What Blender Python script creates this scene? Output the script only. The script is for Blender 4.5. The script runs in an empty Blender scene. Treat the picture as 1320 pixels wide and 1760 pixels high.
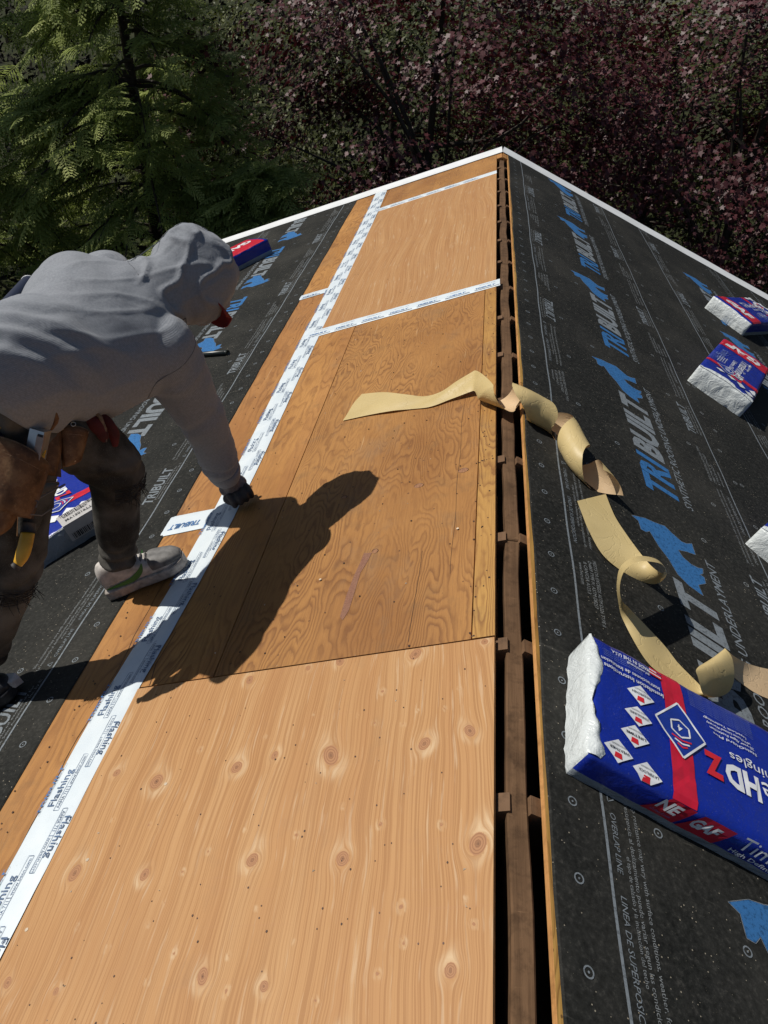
import bpy, bmesh, math, random
import numpy as np
from mathutils import Vector, Matrix, noise

random.seed(7)
rng = np.random.default_rng(7)
SC = bpy.context.scene
COL = SC.collection
PI = math.pi

# ------------------------------------------------------------------ camera, sky, sun, exposure
FPX = 1280.0
CAMP = np.array([-0.2248, 0.0, 1.2043])
CAMR = np.array([[0.990726, -0.119425, 0.064804],
                 [0.122540, 0.579282, -0.805863],
                 [0.058700, 0.806331, 0.588544]])
cam = bpy.data.objects.new('camera', bpy.data.cameras.new('camera'))
COL.objects.link(cam)
cam.data.sensor_width = 36
cam.data.sensor_fit = 'VERTICAL'
cam.data.sensor_height = 36
cam.data.lens = 36 * FPX / 1760
cam.data.clip_start = .02
cam.data.clip_end = 400
cam.matrix_world = Matrix([list(CAMR[i]) + [CAMP[i]] for i in range(3)] + [[0, 0, 0, 1]])
SC.camera = cam

SUN_AZ, SUN_EL = math.radians(170), math.radians(54)       # azimuth counted from +X towards +Y
SD = Vector((math.cos(SUN_AZ) * math.cos(SUN_EL), math.sin(SUN_AZ) * math.cos(SUN_EL), math.sin(SUN_EL)))
world = bpy.data.worlds.new('World')
SC.world = world
world.use_nodes = True
wn = world.node_tree
sky = wn.nodes.new('ShaderNodeTexSky')
sky.sky_type = 'NISHITA'
sky.sun_disc = False
sky.sun_elevation = SUN_EL
sky.sun_rotation = math.radians(90) - SUN_AZ
bg = wn.nodes['Background']
bg.inputs['Strength'].default_value = .05
wn.links.new(sky.outputs[0], bg.inputs['Color'])
sun = bpy.data.objects.new('sun', bpy.data.lights.new('sun', 'SUN'))
sun.data.energy = 4.2
sun.data.angle = math.radians(.5)
sun.data.color = (1, .95, .87)
sun.rotation_euler = SD.to_track_quat('Z', 'Y').to_euler()
COL.objects.link(sun)
SC.view_settings.view_transform = 'Standard'
SC.view_settings.look = 'None'
SC.view_settings.gamma = 1
SC.view_settings.use_curve_mapping = False
SC.view_settings.exposure = 0
SC.render.engine = 'CYCLES'
SC.cycles.max_bounces = 5
SC.cycles.diffuse_bounces = 3

# ------------------------------------------------------------------ frames of the two roof slopes
TH = 0.38196
CT, ST = math.cos(TH), math.sin(TH)


def pl(s, y, h=0.0):            # left slope: s metres down the slope from the apex, h above it
    return np.array([-s * CT - h * ST, y, -s * ST + h * CT])


def pr(s, y, h=0.0):            # right slope
    return np.array([s * CT + h * ST, y, -s * ST + h * CT])


def ray(u, v):
    d = CAMR @ np.array([(u - 660) / FPX, -(v - 880) / FPX, -1.0])
    return d / np.linalg.norm(d)


def at(u, v, k):                # the point k metres from the lens towards a spot of the photograph
    return CAMP + k * ray(u, v)


NL = np.array([-ST, 0, CT])
NR = np.array([ST, 0, CT])


def on(n, u, v, off=0.0):
    d = ray(u, v)
    return CAMP + d * ((off - CAMP @ n) / (d @ n))


def onl(u, v, off=0.0):
    return on(NL, u, v, off)


def onr(u, v, off=0.0):
    return on(NR, u, v, off)


BASE = np.array([0, 3.0, -6.2])
ML = Matrix.Rotation(-TH, 4, 'Y')      # local x = -s
MR = Matrix.Rotation(TH, 4, 'Y')       # local x = +s

# ------------------------------------------------------------------ object helpers


def tag(o, label=None, cat=None, group=None, kind=None):
    if label: o['label'] = label
    if cat: o['category'] = cat
    if group: o['group'] = group
    if kind: o['kind'] = kind
    return o


def empty(name, loc, label, cat, group=None):
    o = bpy.data.objects.new(name, None)
    o.empty_display_size = .1
    COL.objects.link(o)
    o.location = loc
    return tag(o, label, cat, group)


def mesh(verts, faces, smooth=False, mats=None, mi=None):
    me = bpy.data.meshes.new('m')
    v = np.asarray(verts, dtype=np.float32).reshape(-1, 3)
    if isinstance(faces, np.ndarray):
        nf, k = faces.shape
        me.vertices.add(len(v)); me.vertices.foreach_set('co', v.ravel())
        me.loops.add(nf * k); me.loops.foreach_set('vertex_index', faces.astype(np.int32).ravel())
        me.polygons.add(nf)
        me.polygons.foreach_set('loop_start', np.arange(0, nf * k, k, dtype=np.int32))
        me.polygons.foreach_set('loop_total', np.full(nf, k, dtype=np.int32))
        me.update(calc_edges=True)
    else:
        me.from_pydata([tuple(x) for x in v.tolist()], [], faces)
        me.update()
    if smooth:
        me.polygons.foreach_set('use_smooth', [True] * len(me.polygons))
    for m in (mats or []):
        me.materials.append(m)
    if mi is not None:
        me.polygons.foreach_set('material_index', np.asarray(mi, dtype=np.int32))
    return me


def obj(name, me, parent=None, matrix=None, mats=None):
    """link a mesh; a child keeps world coordinates (parents are only moved, never turned, unless matrix is given)"""
    if mats:
        for m in (mats if isinstance(mats, (list, tuple)) else [mats]):
            me.materials.append(m)
    me.name = name
    o = bpy.data.objects.new(name, me)
    COL.objects.link(o)
    if parent is not None:
        o.parent = parent
        if matrix == 'local':
            return o
        pm = Matrix.Translation(Vector(root_loc(parent)))
        o.matrix_basis = parent_inv(parent) @ (matrix if matrix is not None else Matrix.Identity(4))
    elif matrix is not None:
        o.matrix_basis = matrix
    return o


def parent_inv(p):
    m = p.matrix_basis.copy()
    q = p.parent
    while q is not None:
        m = q.matrix_basis @ m
        q = q.parent
    return m.inverted()


def root_loc(p):
    return p.location


def boxv(x0, x1, y0, y1, z0, z1):
    v = [(x, y, z) for z in (z0, z1) for y in (y0, y1) for x in (x0, x1)]
    f = [(0, 2, 3, 1), (4, 5, 7, 6), (0, 1, 5, 4), (2, 6, 7, 3), (0, 4, 6, 2), (1, 3, 7, 5)]
    return v, f


def bevel_box(x0, x1, y0, y1, z0, z1, b=.004, seg=1, jitter=0, cuts=0):
    bm = bmesh.new()
    v, f = boxv(x0, x1, y0, y1, z0, z1)
    vs = [bm.verts.new(p) for p in v]
    for q in f: bm.faces.new([vs[i] for i in q])
    if cuts:
        ln = max(x1 - x0, y1 - y0, z1 - z0)
        es = [e for e in bm.edges if abs(e.calc_length() - ln) < 1e-6]
        bmesh.ops.subdivide_edges(bm, edges=es, cuts=cuts, use_grid_fill=True)
    bmesh.ops.bevel(bm, geom=[e for e in bm.edges if len(e.link_faces) == 2 and e.calc_face_angle(0) > .5], offset=b, segments=seg, affect='EDGES')
    if jitter:
        for w in bm.verts:
            w.co += Vector(noise.noise_vector(w.co * 6)) * jitter
    me = bpy.data.meshes.new('m')
    bm.to_mesh(me); bm.free()
    return me


class MB:
    """collects pieces into one mesh"""
    def __init__(s): s.v = []; s.f = []; s.mi = []
    def add(s, v, f, mi=0):
        o = len(s.v)
        s.v += [tuple(map(float, p)) for p in v]
        s.f += [tuple(i + o for i in q) for q in f]
        s.mi += [mi] * len(f)
        return s
    def box(s, *a, mi=0): v, f = boxv(*a); return s.add(v, f, mi)
    def tube(s, pts, r, n=8, mi=0, cap=True):
        pts = [np.array(p, float) for p in pts]
        rs = r if isinstance(r, (list, tuple, np.ndarray)) else [r] * len(pts)
        v = []; f = []
        up = np.array([.13, .21, .97])
        for i, p in enumerate(pts):
            d = pts[min(i + 1, len(pts) - 1)] - pts[max(i - 1, 0)]
            d = d / (np.linalg.norm(d) + 1e-9)
            a = np.cross(d, up); a /= (np.linalg.norm(a) + 1e-9)
            b = np.cross(d, a)
            for k in range(n):
                t = 2 * PI * k / n
                v.append(p + rs[i] * (math.cos(t) * a + math.sin(t) * b))
        for i in range(len(pts) - 1):
            for k in range(n):
                f.append((i * n + k, i * n + (k + 1) % n, (i + 1) * n + (k + 1) % n, (i + 1) * n + k))
        if cap:
            f.append(tuple(range(n))); f.append(tuple((len(pts) - 1) * n + k for k in reversed(range(n))))
        return s.add(v, f, mi)
    def me(s, smooth=False, mats=None):
        m = mesh(s.v, s.f, smooth)
        for x in (mats or []): m.materials.append(x)
        if max(s.mi or [0]) > 0: m.polygons.foreach_set('material_index', np.array(s.mi, dtype=np.int32))
        return m


# ------------------------------------------------------------------ materials
class N:
    def __init__(s, name):
        s.m = bpy.data.materials.new(name); s.m.use_nodes = True
        s.t = s.m.node_tree; s.b = s.t.nodes['Principled BSDF']
    def n(s, typ, props=None, **inp):
        x = s.t.nodes.new('ShaderNode' + typ)
        for k, v in (props or {}).items(): setattr(x, k, v)
        for k, v in inp.items():
            key = int(k[1:]) if k[0] == 'i' and k[1:].isdigit() else k.replace('_', ' ')
            s.set(x.inputs[key], v)
        return x
    def set(s, sock, v):
        if isinstance(v, bpy.types.NodeSocket): s.t.links.new(v, sock)
        elif isinstance(v, bpy.types.Node): s.t.links.new(v.outputs[0], sock)
        else:
            if isinstance(v, (tuple, list)) and len(v) == 3 and sock.type == 'RGBA': v = (*v, 1)
            sock.default_value = v
    def math(s, op, a, b=0.0, c=0.0, clamp=False):
        x = s.t.nodes.new('ShaderNodeMath'); x.operation = op; x.use_clamp = clamp
        s.set(x.inputs[0], a); s.set(x.inputs[1], b); s.set(x.inputs[2], c)
        return x.outputs[0]
    def mix(s, fac, a, b, mode='MIX'):
        x = s.t.nodes.new('ShaderNodeMix'); x.data_type = 'RGBA'; x.blend_type = mode
        s.set(x.inputs[0], fac); s.set(x.inputs[6], a); s.set(x.inputs[7], b)
        return x.outputs[2]
    def ramp(s, fac, stops, interp='LINEAR'):
        x = s.t.nodes.new('ShaderNodeValToRGB'); s.set(x.inputs[0], fac)
        cr = x.color_ramp; cr.interpolation = interp
        while len(cr.elements) > 1: cr.elements.remove(cr.elements[-1])
        for i, (p, c) in enumerate(stops):
            e = cr.elements[0] if i == 0 else cr.elements.new(p)
            e.position = p
            c = (c, c, c) if isinstance(c, (int, float)) else c
            e.color = (*c, 1)
        return x.outputs[0]
    def noise(s, vec, scale, detail=4, rough=.5, dist=0, dim='3D', w=0):
        x = s.t.nodes.new('ShaderNodeTexNoise'); x.noise_dimensions = dim
        if vec is not None: s.set(x.inputs['Vector'], vec)
        x.inputs['Scale'].default_value = scale; x.inputs['Detail'].default_value = detail
        x.inputs['Roughness'].default_value = rough; x.inputs['Distortion'].default_value = dist
        return x.outputs[0]
    def coord(s, which='Object'):
        return s.t.nodes.new('ShaderNodeTexCoord').outputs[which]
    def mapping(s, vec, scale=(1, 1, 1), loc=(0, 0, 0), rot=(0, 0, 0)):
        x = s.t.nodes.new('ShaderNodeMapping'); s.set(x.inputs[0], vec)
        x.inputs['Location'].default_value = loc; x.inputs['Rotation'].default_value = rot; x.inputs['Scale'].default_value = scale
        return x.outputs[0]
    def sep(s, vec):
        x = s.t.nodes.new('ShaderNodeSeparateXYZ'); s.set(x.inputs[0], vec); return x.outputs
    def comb(s, a, b, c):
        x = s.t.nodes.new('ShaderNodeCombineXYZ')
        for i, v in enumerate((a, b, c)): s.set(x.inputs[i], v)
        return x.outputs[0]
    def attr(s, name):
        x = s.t.nodes.new('ShaderNodeAttribute'); x.attribute_name = name; return x.outputs['Fac']
    def rnd(s):
        return s.t.nodes.new('ShaderNodeObjectInfo').outputs['Random']
    def bump(s, h, strength=.3, dist=.002):
        x = s.t.nodes.new('ShaderNodeBump'); x.inputs['Strength'].default_value = strength; x.inputs['Distance'].default_value = dist
        s.set(x.inputs['Height'], h); s.t.links.new(x.outputs[0], s.b.inputs['Normal'])
    def out(s, col, rough=.6, metal=0, spec=.5, **kw):
        s.set(s.b.inputs['Base Color'], col); s.set(s.b.inputs['Roughness'], rough)
        s.b.inputs['Metallic'].default_value = metal; s.b.inputs['Specular IOR Level'].default_value = spec
        for k, v in kw.items(): s.set(s.b.inputs[k.replace('_', ' ')], v)
        return s.m


def plain(name, col, rough=.6, metal=0, spec=.5, var=.12, scale=30, bump=0):
    n = N(name)
    c = n.coord()
    f = n.noise(c, scale, 5)
    d = tuple(x * (1 - var * 1.6) for x in col); u = tuple(min(1, x * (1 + var)) for x in col)
    if bump: n.bump(f, bump, .002)
    return n.out(n.ramp(f, [(.3, d), (.7, u)]), rough, metal, spec)


def mat_new_ply(name, light=1.0, warm=1.0):
    """new plywood: grain, knot distance and big pale halos come from the sheet's own attributes"""
    n = N(name)
    c = n.coord(); x, y, z = n.sep(c)
    g = n.attr('grain'); k = n.attr('knot'); hz = n.attr('halo')
    gy = n.math('MULTIPLY', y, 1.6)
    v1 = n.comb(n.math('MULTIPLY', g, 300), gy, 3.1)
    f1 = n.noise(v1, 1.0, 3, .55)
    v2 = n.comb(n.math('MULTIPLY', g, 24), n.math('MULTIPLY', y, .7), 7.7)
    f2 = n.noise(v2, 1.0, 4, .55)
    v3 = n.comb(n.math('MULTIPLY', g, 110), n.math('MULTIPLY', y, 6), 1.7)
    f3 = n.noise(v3, 1.0, 3, .6)
    L = light
    base = n.ramp(f2, [(.15, (.55 * L, .265 * L, .100 * L)), (.5, (.65 * L, .350 * L, .142 * L)), (.88, (.73 * L, .44 * L, .205 * L))])
    lines = n.ramp(f1, [(.40, 0), (.50, .3), (.57, 1)])
    col = n.mix(n.math('MULTIPLY', lines, .50), base, (.38 * L, .165 * L, .052 * L))
    pale = n.ramp(f3, [(.60, 0), (.70, 1)])
    col = n.mix(n.math('MULTIPLY', pale, .5), col, (.78 * L, .56 * L, .35 * L))
    hn = n.noise(n.comb(n.math('MULTIPLY', g, 140), n.math('MULTIPLY', y, 8), 2), 1, 3, .6)
    hal = n.math('MULTIPLY', n.ramp(hz, [(.0, 0), (.4, .5), (1, 1)]), n.ramp(hn, [(.40, .05), (.62, 1)]))
    col = n.mix(hal, col, (.72 * L ** .6, .52 * L ** .6, .31 * L ** .6))
    rings = n.math('SINE', n.math('MULTIPLY', k, 26))
    kc = n.mix(n.ramp(rings, [(.0, 0), (1, .6)]), (.38, .19, .090), (.19, .080, .036))
    kc = n.mix(n.ramp(k, [(.0, 1), (.35, 0)]), kc, (.08, .03, .015))
    kn = n.math('LESS_THAN', n.math('ADD', k, n.math('MULTIPLY', n.noise(c, 160, 2), .22)), 1.02)
    col = n.mix(kn, col, kc)
    blot = n.noise(c, 3.0, 4)
    col = n.mix(n.ramp(blot, [(.5, 0), (.8, .30)]), col, (.50 * L, .24 * L, .10 * L))
    grime = n.noise(n.mapping(c, (1, .6, 1)), 14, 5, .65)
    col = n.mix(n.ramp(grime, [(.58, 0), (.75, .22)]), col, (.25, .15, .08))
    saw = n.noise(n.mapping(c, (3, 120, 1)), 1, 2)
    col = n.mix(n.ramp(saw, [(.62, 0), (.75, .16)]), col, (.40, .2, .1))
    n.bump(n.math('ADD', f1, n.math('MULTIPLY', f3, .5)), .28, .0012)
    return n.out(col, .62, 0, .3)


def mat_old_ply(name, dark=1.0, kx=8.0, ky=1.6, nlines=17, yellow=0.0):
    """weathered plywood: contour-line grain of rotary-cut veneer, stains, nail rust"""
    n = N(name)
    c = n.coord(); x, y, z = n.sep(c)
    r = n.rnd()
    off = n.math('MULTIPLY', r, 37)
    strip = n.math('FLOOR', n.math('MULTIPLY', n.math('ADD', x, n.math('MULTIPLY', n.noise(n.comb(0, y, off), .5, 1), .03)), 3.6))
    seed = n.math('ADD', off, n.math('MULTIPLY', strip, 5.37))
    wob = n.noise(n.comb(n.math('MULTIPLY', x, 16), n.math('MULTIPLY', y, 7), seed), 1, 3, .5)
    h = n.noise(n.comb(n.math('MULTIPLY', x, kx), n.math('MULTIPLY', y, ky), seed), 1, 2.0, .4)
    h = n.math('ADD', h, n.math('MULTIPLY', wob, .10))
    h = n.math('ADD', h, n.math('MULTIPLY', n.noise(n.comb(n.math('MULTIPLY', x, 70), n.math('MULTIPLY', y, 22), seed), 1, 2), .022))
    fr = n.math('FRACT', n.math('MULTIPLY', h, nlines * 1.6))
    ln = n.ramp(fr, [(.0, 1), (.12, .85), (.45, .12), (.75, 0), (.93, .35), (1, 1)])
    fine = n.noise(n.comb(n.math('MULTIPLY', x, 260), n.math('MULTIPLY', y, 9), seed), 1, 3, .6)
    big = n.noise(n.comb(n.math('MULTIPLY', x, 2.4), n.math('MULTIPLY', y, 1.2), off), 1, 4, .6)
    D = dark
    a = (.38 * D, .168 * D, .042 * D); b = (.62 * D, .310 * D, .085 * D)
    if yellow:
        a = (.46 * D, .25 * D, .050 * D); b = (.68 * D, .42 * D, .105 * D)
    base = n.ramp(big, [(.3, a), (.7, b)])
    sc = n.noise(n.comb(0, 0, seed), 3.3, 0)
    base = n.mix(n.ramp(sc, [(.35, 0), (.65, .5)]), base, (.36 * D, .15 * D, .05 * D))
    lam = n.ramp(n.noise(n.comb(n.math('MULTIPLY', x, 3), n.math('MULTIPLY', y, 1.6), off), 1.7, 3), [(.35, .12), (.62, .72)])
    col = n.mix(n.math('MULTIPLY', ln, lam), base, (.20 * D, .075 * D, .02 * D))
    col = n.mix(n.ramp(fine, [(.45, 0), (.75, .38)]), col, (.22 * D, .09 * D, .028 * D))
    st = n.noise(c, 7, 5, .65)
    col = n.mix(n.ramp(st, [(.56, 0), (.74, .42)]), col, (.15, .085, .035))
    wst = n.noise(n.mapping(c, (1, .5, 1)), 3.2, 6, .7)
    col = n.mix(n.ramp(wst, [(.54, 0), (.70, .30)]), col, (.20, .15, .10))
    gr = n.noise(n.mapping(c, (40, 5, 1)), 1, 4, .7)
    col = n.mix(n.ramp(gr, [(.60, 0), (.75, .35)]), col, (.13, .065, .025))
    sp = n.t.nodes.new('ShaderNodeTexVoronoi'); n.set(sp.inputs['Vector'], n.mapping(c, (1, .8, 1))); sp.inputs['Scale'].default_value = 24
    thr = n.math('MULTIPLY', n.noise(c, 5, 2), .15)
    spot = n.math('LESS_THAN', sp.outputs['Distance'], n.math('SUBTRACT', thr, .018))
    col = n.mix(n.math('MULTIPLY', spot, .7), col, (.07, .03, .015))
    sc2 = n.noise(n.mapping(c, (60, 3, 1), rot=(0, 0, .5)), 1, 2)
    col = n.mix(n.ramp(sc2, [(.70, 0), (.78, .3)]), col, (.62, .42, .22))
    dust = n.noise(c, 300, 2)
    col = n.mix(n.ramp(dust, [(.68, 0), (.8, .35)]), col, (.6, .42, .22))
    n.bump(n.math('ADD', n.math('MULTIPLY', ln, .6), n.math('ADD', fine, n.math('MULTIPLY', spot, -2.5))), .35, .0012)
    return n.out(col, n.ramp(big, [(.3, .5), (.7, .68)]), 0, .35)


def mat_underlay():
    n = N('underlayment_felt')
    c = n.coord()
    f = n.noise(c, 90, 4, .7)
    big = n.noise(n.mapping(c, (1.2, .8, 1)), 1.6, 5, .62)
    col = n.ramp(f, [(.34, (.009, .0094, .0085)), (.56, (.021, .0215, .0198)), (.74, (.055, .053, .047))])
    dust = n.ramp(big, [(.46, 0), (.78, .42)])
    col = n.mix(dust, col, (.078, .074, .064))
    saw = n.noise(n.mapping(c, (1, 2.2, 1), rot=(0, 0, .4)), 260, 3, .7)
    pat = n.ramp(n.noise(c, 5, 4), [(.35, .25), (.7, 1)])
    col = n.mix(n.math('MULTIPLY', n.ramp(saw, [(.655, 0), (.73, .95)]), pat), col, (.20, .175, .125))
    vo = n.t.nodes.new('ShaderNodeTexVoronoi'); n.set(vo.inputs['Vector'], c); vo.inputs['Scale'].default_value = 75
    fl = n.math('LESS_THAN', vo.outputs['Distance'], n.math('SUBTRACT', n.math('MULTIPLY', n.noise(c, 11, 2), .26), .05))
    col = n.mix(n.math('MULTIPLY', fl, .7), col, (.42, .37, .28))
    scr = n.noise(n.mapping(c, (9, 70, 1), rot=(0, 0, .9)), 1, 3)
    col = n.mix(n.ramp(scr, [(.68, 0), (.75, .22)]), col, (.16, .15, .13))
    rip = n.noise(n.mapping(c, (5, 1.4, 1)), 1, 3)
    wrk = n.noise(n.mapping(c, (2.2, 9, 1), rot=(0, 0, .25)), 1, 4, .6, 1.0)
    n.bump(n.math('ADD', n.math('MULTIPLY', f, .10), n.math('ADD', n.math('MULTIPLY', rip, 1.2), n.math('MULTIPLY', wrk, .8))), .6, .010)
    return n.out(col, n.ramp(f, [(.3, .72), (.8, .9)]), 0, .12)


def mat_print(name, col):
    n = N(name)
    c = n.coord()
    f = n.noise(c, 130, 4, .7)
    cc = n.ramp(f, [(.32, tuple(x * .45 for x in col)), (.5, col), (.8, tuple(min(1, x * 1.1) for x in col))])
    w = n.noise(c, 900, 1)
    cc = n.mix(n.ramp(w, [(.62, 0), (.8, .4)]), cc, (.03, .03, .03))
    return n.out(cc, .75, 0, .15)


def mat_wood(name, a, b, rot=0, scale=1.0, rough=.7):
    n = N(name)
    c = n.coord()
    f = n.noise(n.mapping(c, (90 * scale, 3 * scale, 90 * scale), rot=(0, 0, rot)), 1, 4, .6, .3)
    g = n.noise(c, 5, 5, .6)
    col = n.mix(f, a, b)
    col = n.mix(n.ramp(g, [(.45, 0), (.75, .6)]), col, tuple(x * .4 for x in a))
    sc = n.noise(n.mapping(c, (30, 200, 30), rot=(0, 0, .6)), 1, 2)
    col = n.mix(n.ramp(sc, [(.7, 0), (.78, .35)]), col, tuple(min(1, x * 2.0) for x in b))
    blt = n.noise(c, 22, 5, .7)
    col = n.mix(n.ramp(blt, [(.5, 0), (.68, .55)]), col, tuple(x * .45 for x in a))
    n.bump(n.math('ADD', f, n.math('MULTIPLY', blt, .8)), .6, .003)
    return n.out(col, rough, 0, .25)


def mat_tape():
    n = N('white_flashing_tape')
    c = n.coord()
    f = n.noise(c, 14, 4)
    rip = n.noise(n.mapping(c, (30, 9, 1)), 1, 3)
    n.bump(n.math('ADD', f, rip), .35, .0035)
    d = n.noise(c, 220, 3)
    col = n.mix(n.ramp(d, [(.66, 0), (.8, .25)]), n.ramp(f, [(.3, (.60, .67, .72)), (.7, (.68, .74, .77))]), (.3, .27, .22))
    return n.out(col, .42, 0, .4)


def mat_film(name, col, rough=.32, crinkle=.5, dust=.15):
    n = N(name)
    c = n.coord()
    w = n.noise(n.mapping(c, (9, 14, 14)), 1, 5, .62, 1.2)
    w2 = n.noise(n.mapping(c, (40, 55, 50)), 1, 3, .6, .8)
    rdg = n.math('ABSOLUTE', n.math('SUBTRACT', n.noise(n.mapping(c, (7, 13, 12)), 1, 3, .55, 1.5), .5))
    rdg2 = n.math('ABSOLUTE', n.math('SUBTRACT', n.noise(n.mapping(c, (26, 38, 34)), 1, 3, .6, 1.0), .5))
    n.bump(n.math('ADD', n.math('ADD', w, n.math('MULTIPLY', w2, .22)), n.math('ADD', n.math('MULTIPLY', rdg, -1.6), n.math('MULTIPLY', rdg2, -.6))), crinkle, .006)
    sp = n.noise(c, 380, 2)
    cc = n.mix(n.ramp(sp, [(.67, 0), (.76, dust * 2)]), col, (.4, .4, .45))
    return n.out(cc, rough, 0, .5)


M = {}
M['ply_new'] = mat_new_ply('new_plywood', .70)
M['ply_new_far'] = mat_new_ply('clean_plywood', .66)
M['ply_old'] = mat_old_ply('old_plywood', .74)
M['ply_old_b'] = mat_old_ply('old_plywood_strip', .84, 7, 1.2, 11)
M['ply_yellow'] = mat_old_ply('old_plywood_yellow_edge', .86, 9, 1.0, 16, 1)
M['ply_side'] = mat_wood('plywood_edge', (.42, .19, .06), (.62, .33, .12))
M['deck'] = mat_old_ply('deck_plywood')
M['underlay'] = mat_underlay()
M['grey_print'] = mat_print('grey_print', (.19, .215, .235))
M['white_print'] = mat_print('faded_print', (.21, .225, .23))
M['blue_print'] = mat_print('blue_print', (.035, .14, .34))
M['tape'] = mat_tape()
M['tape_blue'] = plain('tape_blue_ink', (.045, .15, .36), .5, var=.2)
M['tape_dark'] = plain('tape_dark_ink', (.10, .16, .27), .5, var=.2)
M['board'] = mat_wood('ridge_board_timber', (.060, .030, .013), (.20, .115, .060), 0, 1.0, .85)
M['rafter'] = mat_wood('rafter_timber', (.10, .055, .028), (.20, .115, .062))
M['rafter_end'] = plain('rafter_end_grain', (.36, .29, .24), .8, var=.3, scale=80, bump=.3)
M['white_metal'] = plain('white_drip_edge', (.74, .76, .77), .4, var=.05, scale=6)
M['siding'] = plain('grey_siding', (.32, .32, .3), .7)
M['dark_attic'] = plain('attic_dark', (.02, .015, .01), .9)
M['nail'] = plain('rusty_nail', (.07, .04, .03), .5, .6, var=.4)
M['paper'] = None


# ------------------------------------------------------------------ lettering: text outlines turned into flat meshes
_cache = {}


def glyphs(s, bold=0.0, shear=0.0, res=2):
    key = (s, bold, shear, res)
    if key in _cache: return _cache[key]
    cu = bpy.data.curves.new('t', 'FONT')
    cu.body = s; cu.offset = bold; cu.shear = shear; cu.resolution_u = res; cu.size = 1.0
    o = bpy.data.objects.new('t', cu); COL.objects.link(o)
    dg = bpy.context.evaluated_depsgraph_get()
    ev = o.evaluated_get(dg)
    me = ev.to_mesh()
    v = np.array([(p.co.x, p.co.y) for p in me.vertices]) if len(me.vertices) else np.zeros((0, 2))
    me.calc_loop_triangles()
    f = [tuple(t.vertices) for t in me.loop_triangles]
    ev.to_mesh_clear()
    bpy.data.objects.remove(o); bpy.data.curves.remove(cu)
    if len(v):
        v = v - np.array([v[:, 0].min(), 0])
    w = v[:, 0].max() if len(v) else 1
    _cache[key] = (v, f, w)
    return _cache[key]


class Print:
    """flat lettering in a local plane; fn maps (x, y) to a 3D point just proud of the surface"""
    def __init__(s, fn): s.fn = fn; s.v = []; s.f = []
    def text(s, txt, x, y, ang, h, w=None, bold=.0, shear=0.0, res=2, mir=False):
        v, f, tw = glyphs(txt, bold, shear, res)
        cap = .73
        sy = h / cap; sx = sy if w is None else w / tw
        c, q = math.cos(ang), math.sin(ang)
        o = len(s.v)
        for a, b in v:
            X = a * sx; Y = b * sy
            if mir: X = -X
            s.v.append(tuple(s.fn(x + X * c - Y * q, y + X * q + Y * c)))
        s.f += [tuple(i + o for i in t) for t in f]
        return tw * sx
    def poly(s, pts, sub=0):
        o = len(s.v)
        s.v += [tuple(s.fn(a, b)) for a, b in pts]
        s.f.append(tuple(range(o, o + len(pts))))
    def quadgrid(s, p00, p10, p11, p01, nx, ny):
        o = len(s.v)
        p00, p10, p11, p01 = map(np.array, (p00, p10, p11, p01))
        for j in range(ny + 1):
            for i in range(nx + 1):
                a, b = i / nx, j / ny
                p = (1 - a) * (1 - b) * p00 + a * (1 - b) * p10 + a * b * p11 + (1 - a) * b * p01
                s.v.append(tuple(s.fn(*p)))
        for j in range(ny):
            for i in range(nx):
                k = o + j * (nx + 1) + i
                s.f.append((k, k + 1, k + nx + 2, k + nx + 1))
    def line(s, x0, y0, x1, y1, w, n=1):
        d = np.array([x1 - x0, y1 - y0]); d = d / np.linalg.norm(d); q = np.array([-d[1], d[0]]) * w / 2
        a = np.array([x0, y0]); b = np.array([x1, y1])
        s.quadgrid(a - q, b - q, b + q, a + q, n, 1)
    def outline(s, pts, w):
        for i in range(len(pts)):
            a = np.array(pts[i]); b = np.array(pts[(i + 1) % len(pts)])
            s.line(*a, *b, w, 3)
    def ring(s, x, y, r, w, n=14):
        o = len(s.v)
        for k in range(n):
            t = 2 * PI * k / n
            s.v.append(tuple(s.fn(x + (r - w / 2) * math.cos(t), y + (r - w / 2) * math.sin(t))))
            s.v.append(tuple(s.fn(x + (r + w / 2) * math.cos(t), y + (r + w / 2) * math.sin(t))))
        for k in range(n):
            a = o + 2 * k; b = o + 2 * ((k + 1) % n)
            s.f.append((a, a + 1, b + 1, b))
    def disc(s, x, y, r, n=7):
        s.poly([(x + r * math.cos(2 * PI * k / n), y + r * math.sin(2 * PI * k / n)) for k in range(n)])
    def make(s, name, mat, parent, matrix=None):
        me = mesh(s.v, s.f)
        return obj(name, me, parent, matrix, mat)


# ================================================================== SETTING: ground
gv = []
G = 40
for j in range(G + 1):
    for i in range(G + 1):
        x = -150 + 300 * i / G; y = -60 + 300 * j / G
        gv.append((x, y, -6.25 + .25 * noise.noise(Vector((x * .08, y * .08, 0)))))
gf = [(j * (G + 1) + i, j * (G + 1) + i + 1, (j + 1) * (G + 1) + i + 1, (j + 1) * (G + 1) + i) for j in range(G) for i in range(G)]
n = N('forest_floor')
c = n.coord()
f = n.noise(c, 1.3, 8, .7)
n.out(n.ramp(f, [(.3, (.012, .016, .006)), (.55, (.03, .035, .012)), (.75, (.06, .045, .022))]), .95, 0, .1)
ground = obj('ground', mesh(gv, gf, True), None, None, n.m)
tag(ground, 'dark leafy forest floor below the house and trees', kind='structure')

# ================================================================== HOUSE
house = empty('house', BASE, 'gable roof house with stripped plywood ridge and black underlayment on both slopes', 'house')
Y0, Y4 = -1.3, 7.13           # near end (behind the camera) and rake
GL, GR = .051, .046           # sheet edges left and right of the ridge gap
SE = 5.6                      # eave distance down the slope
J1, J2, J3 = 1.247, 3.687, 6.29


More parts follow.
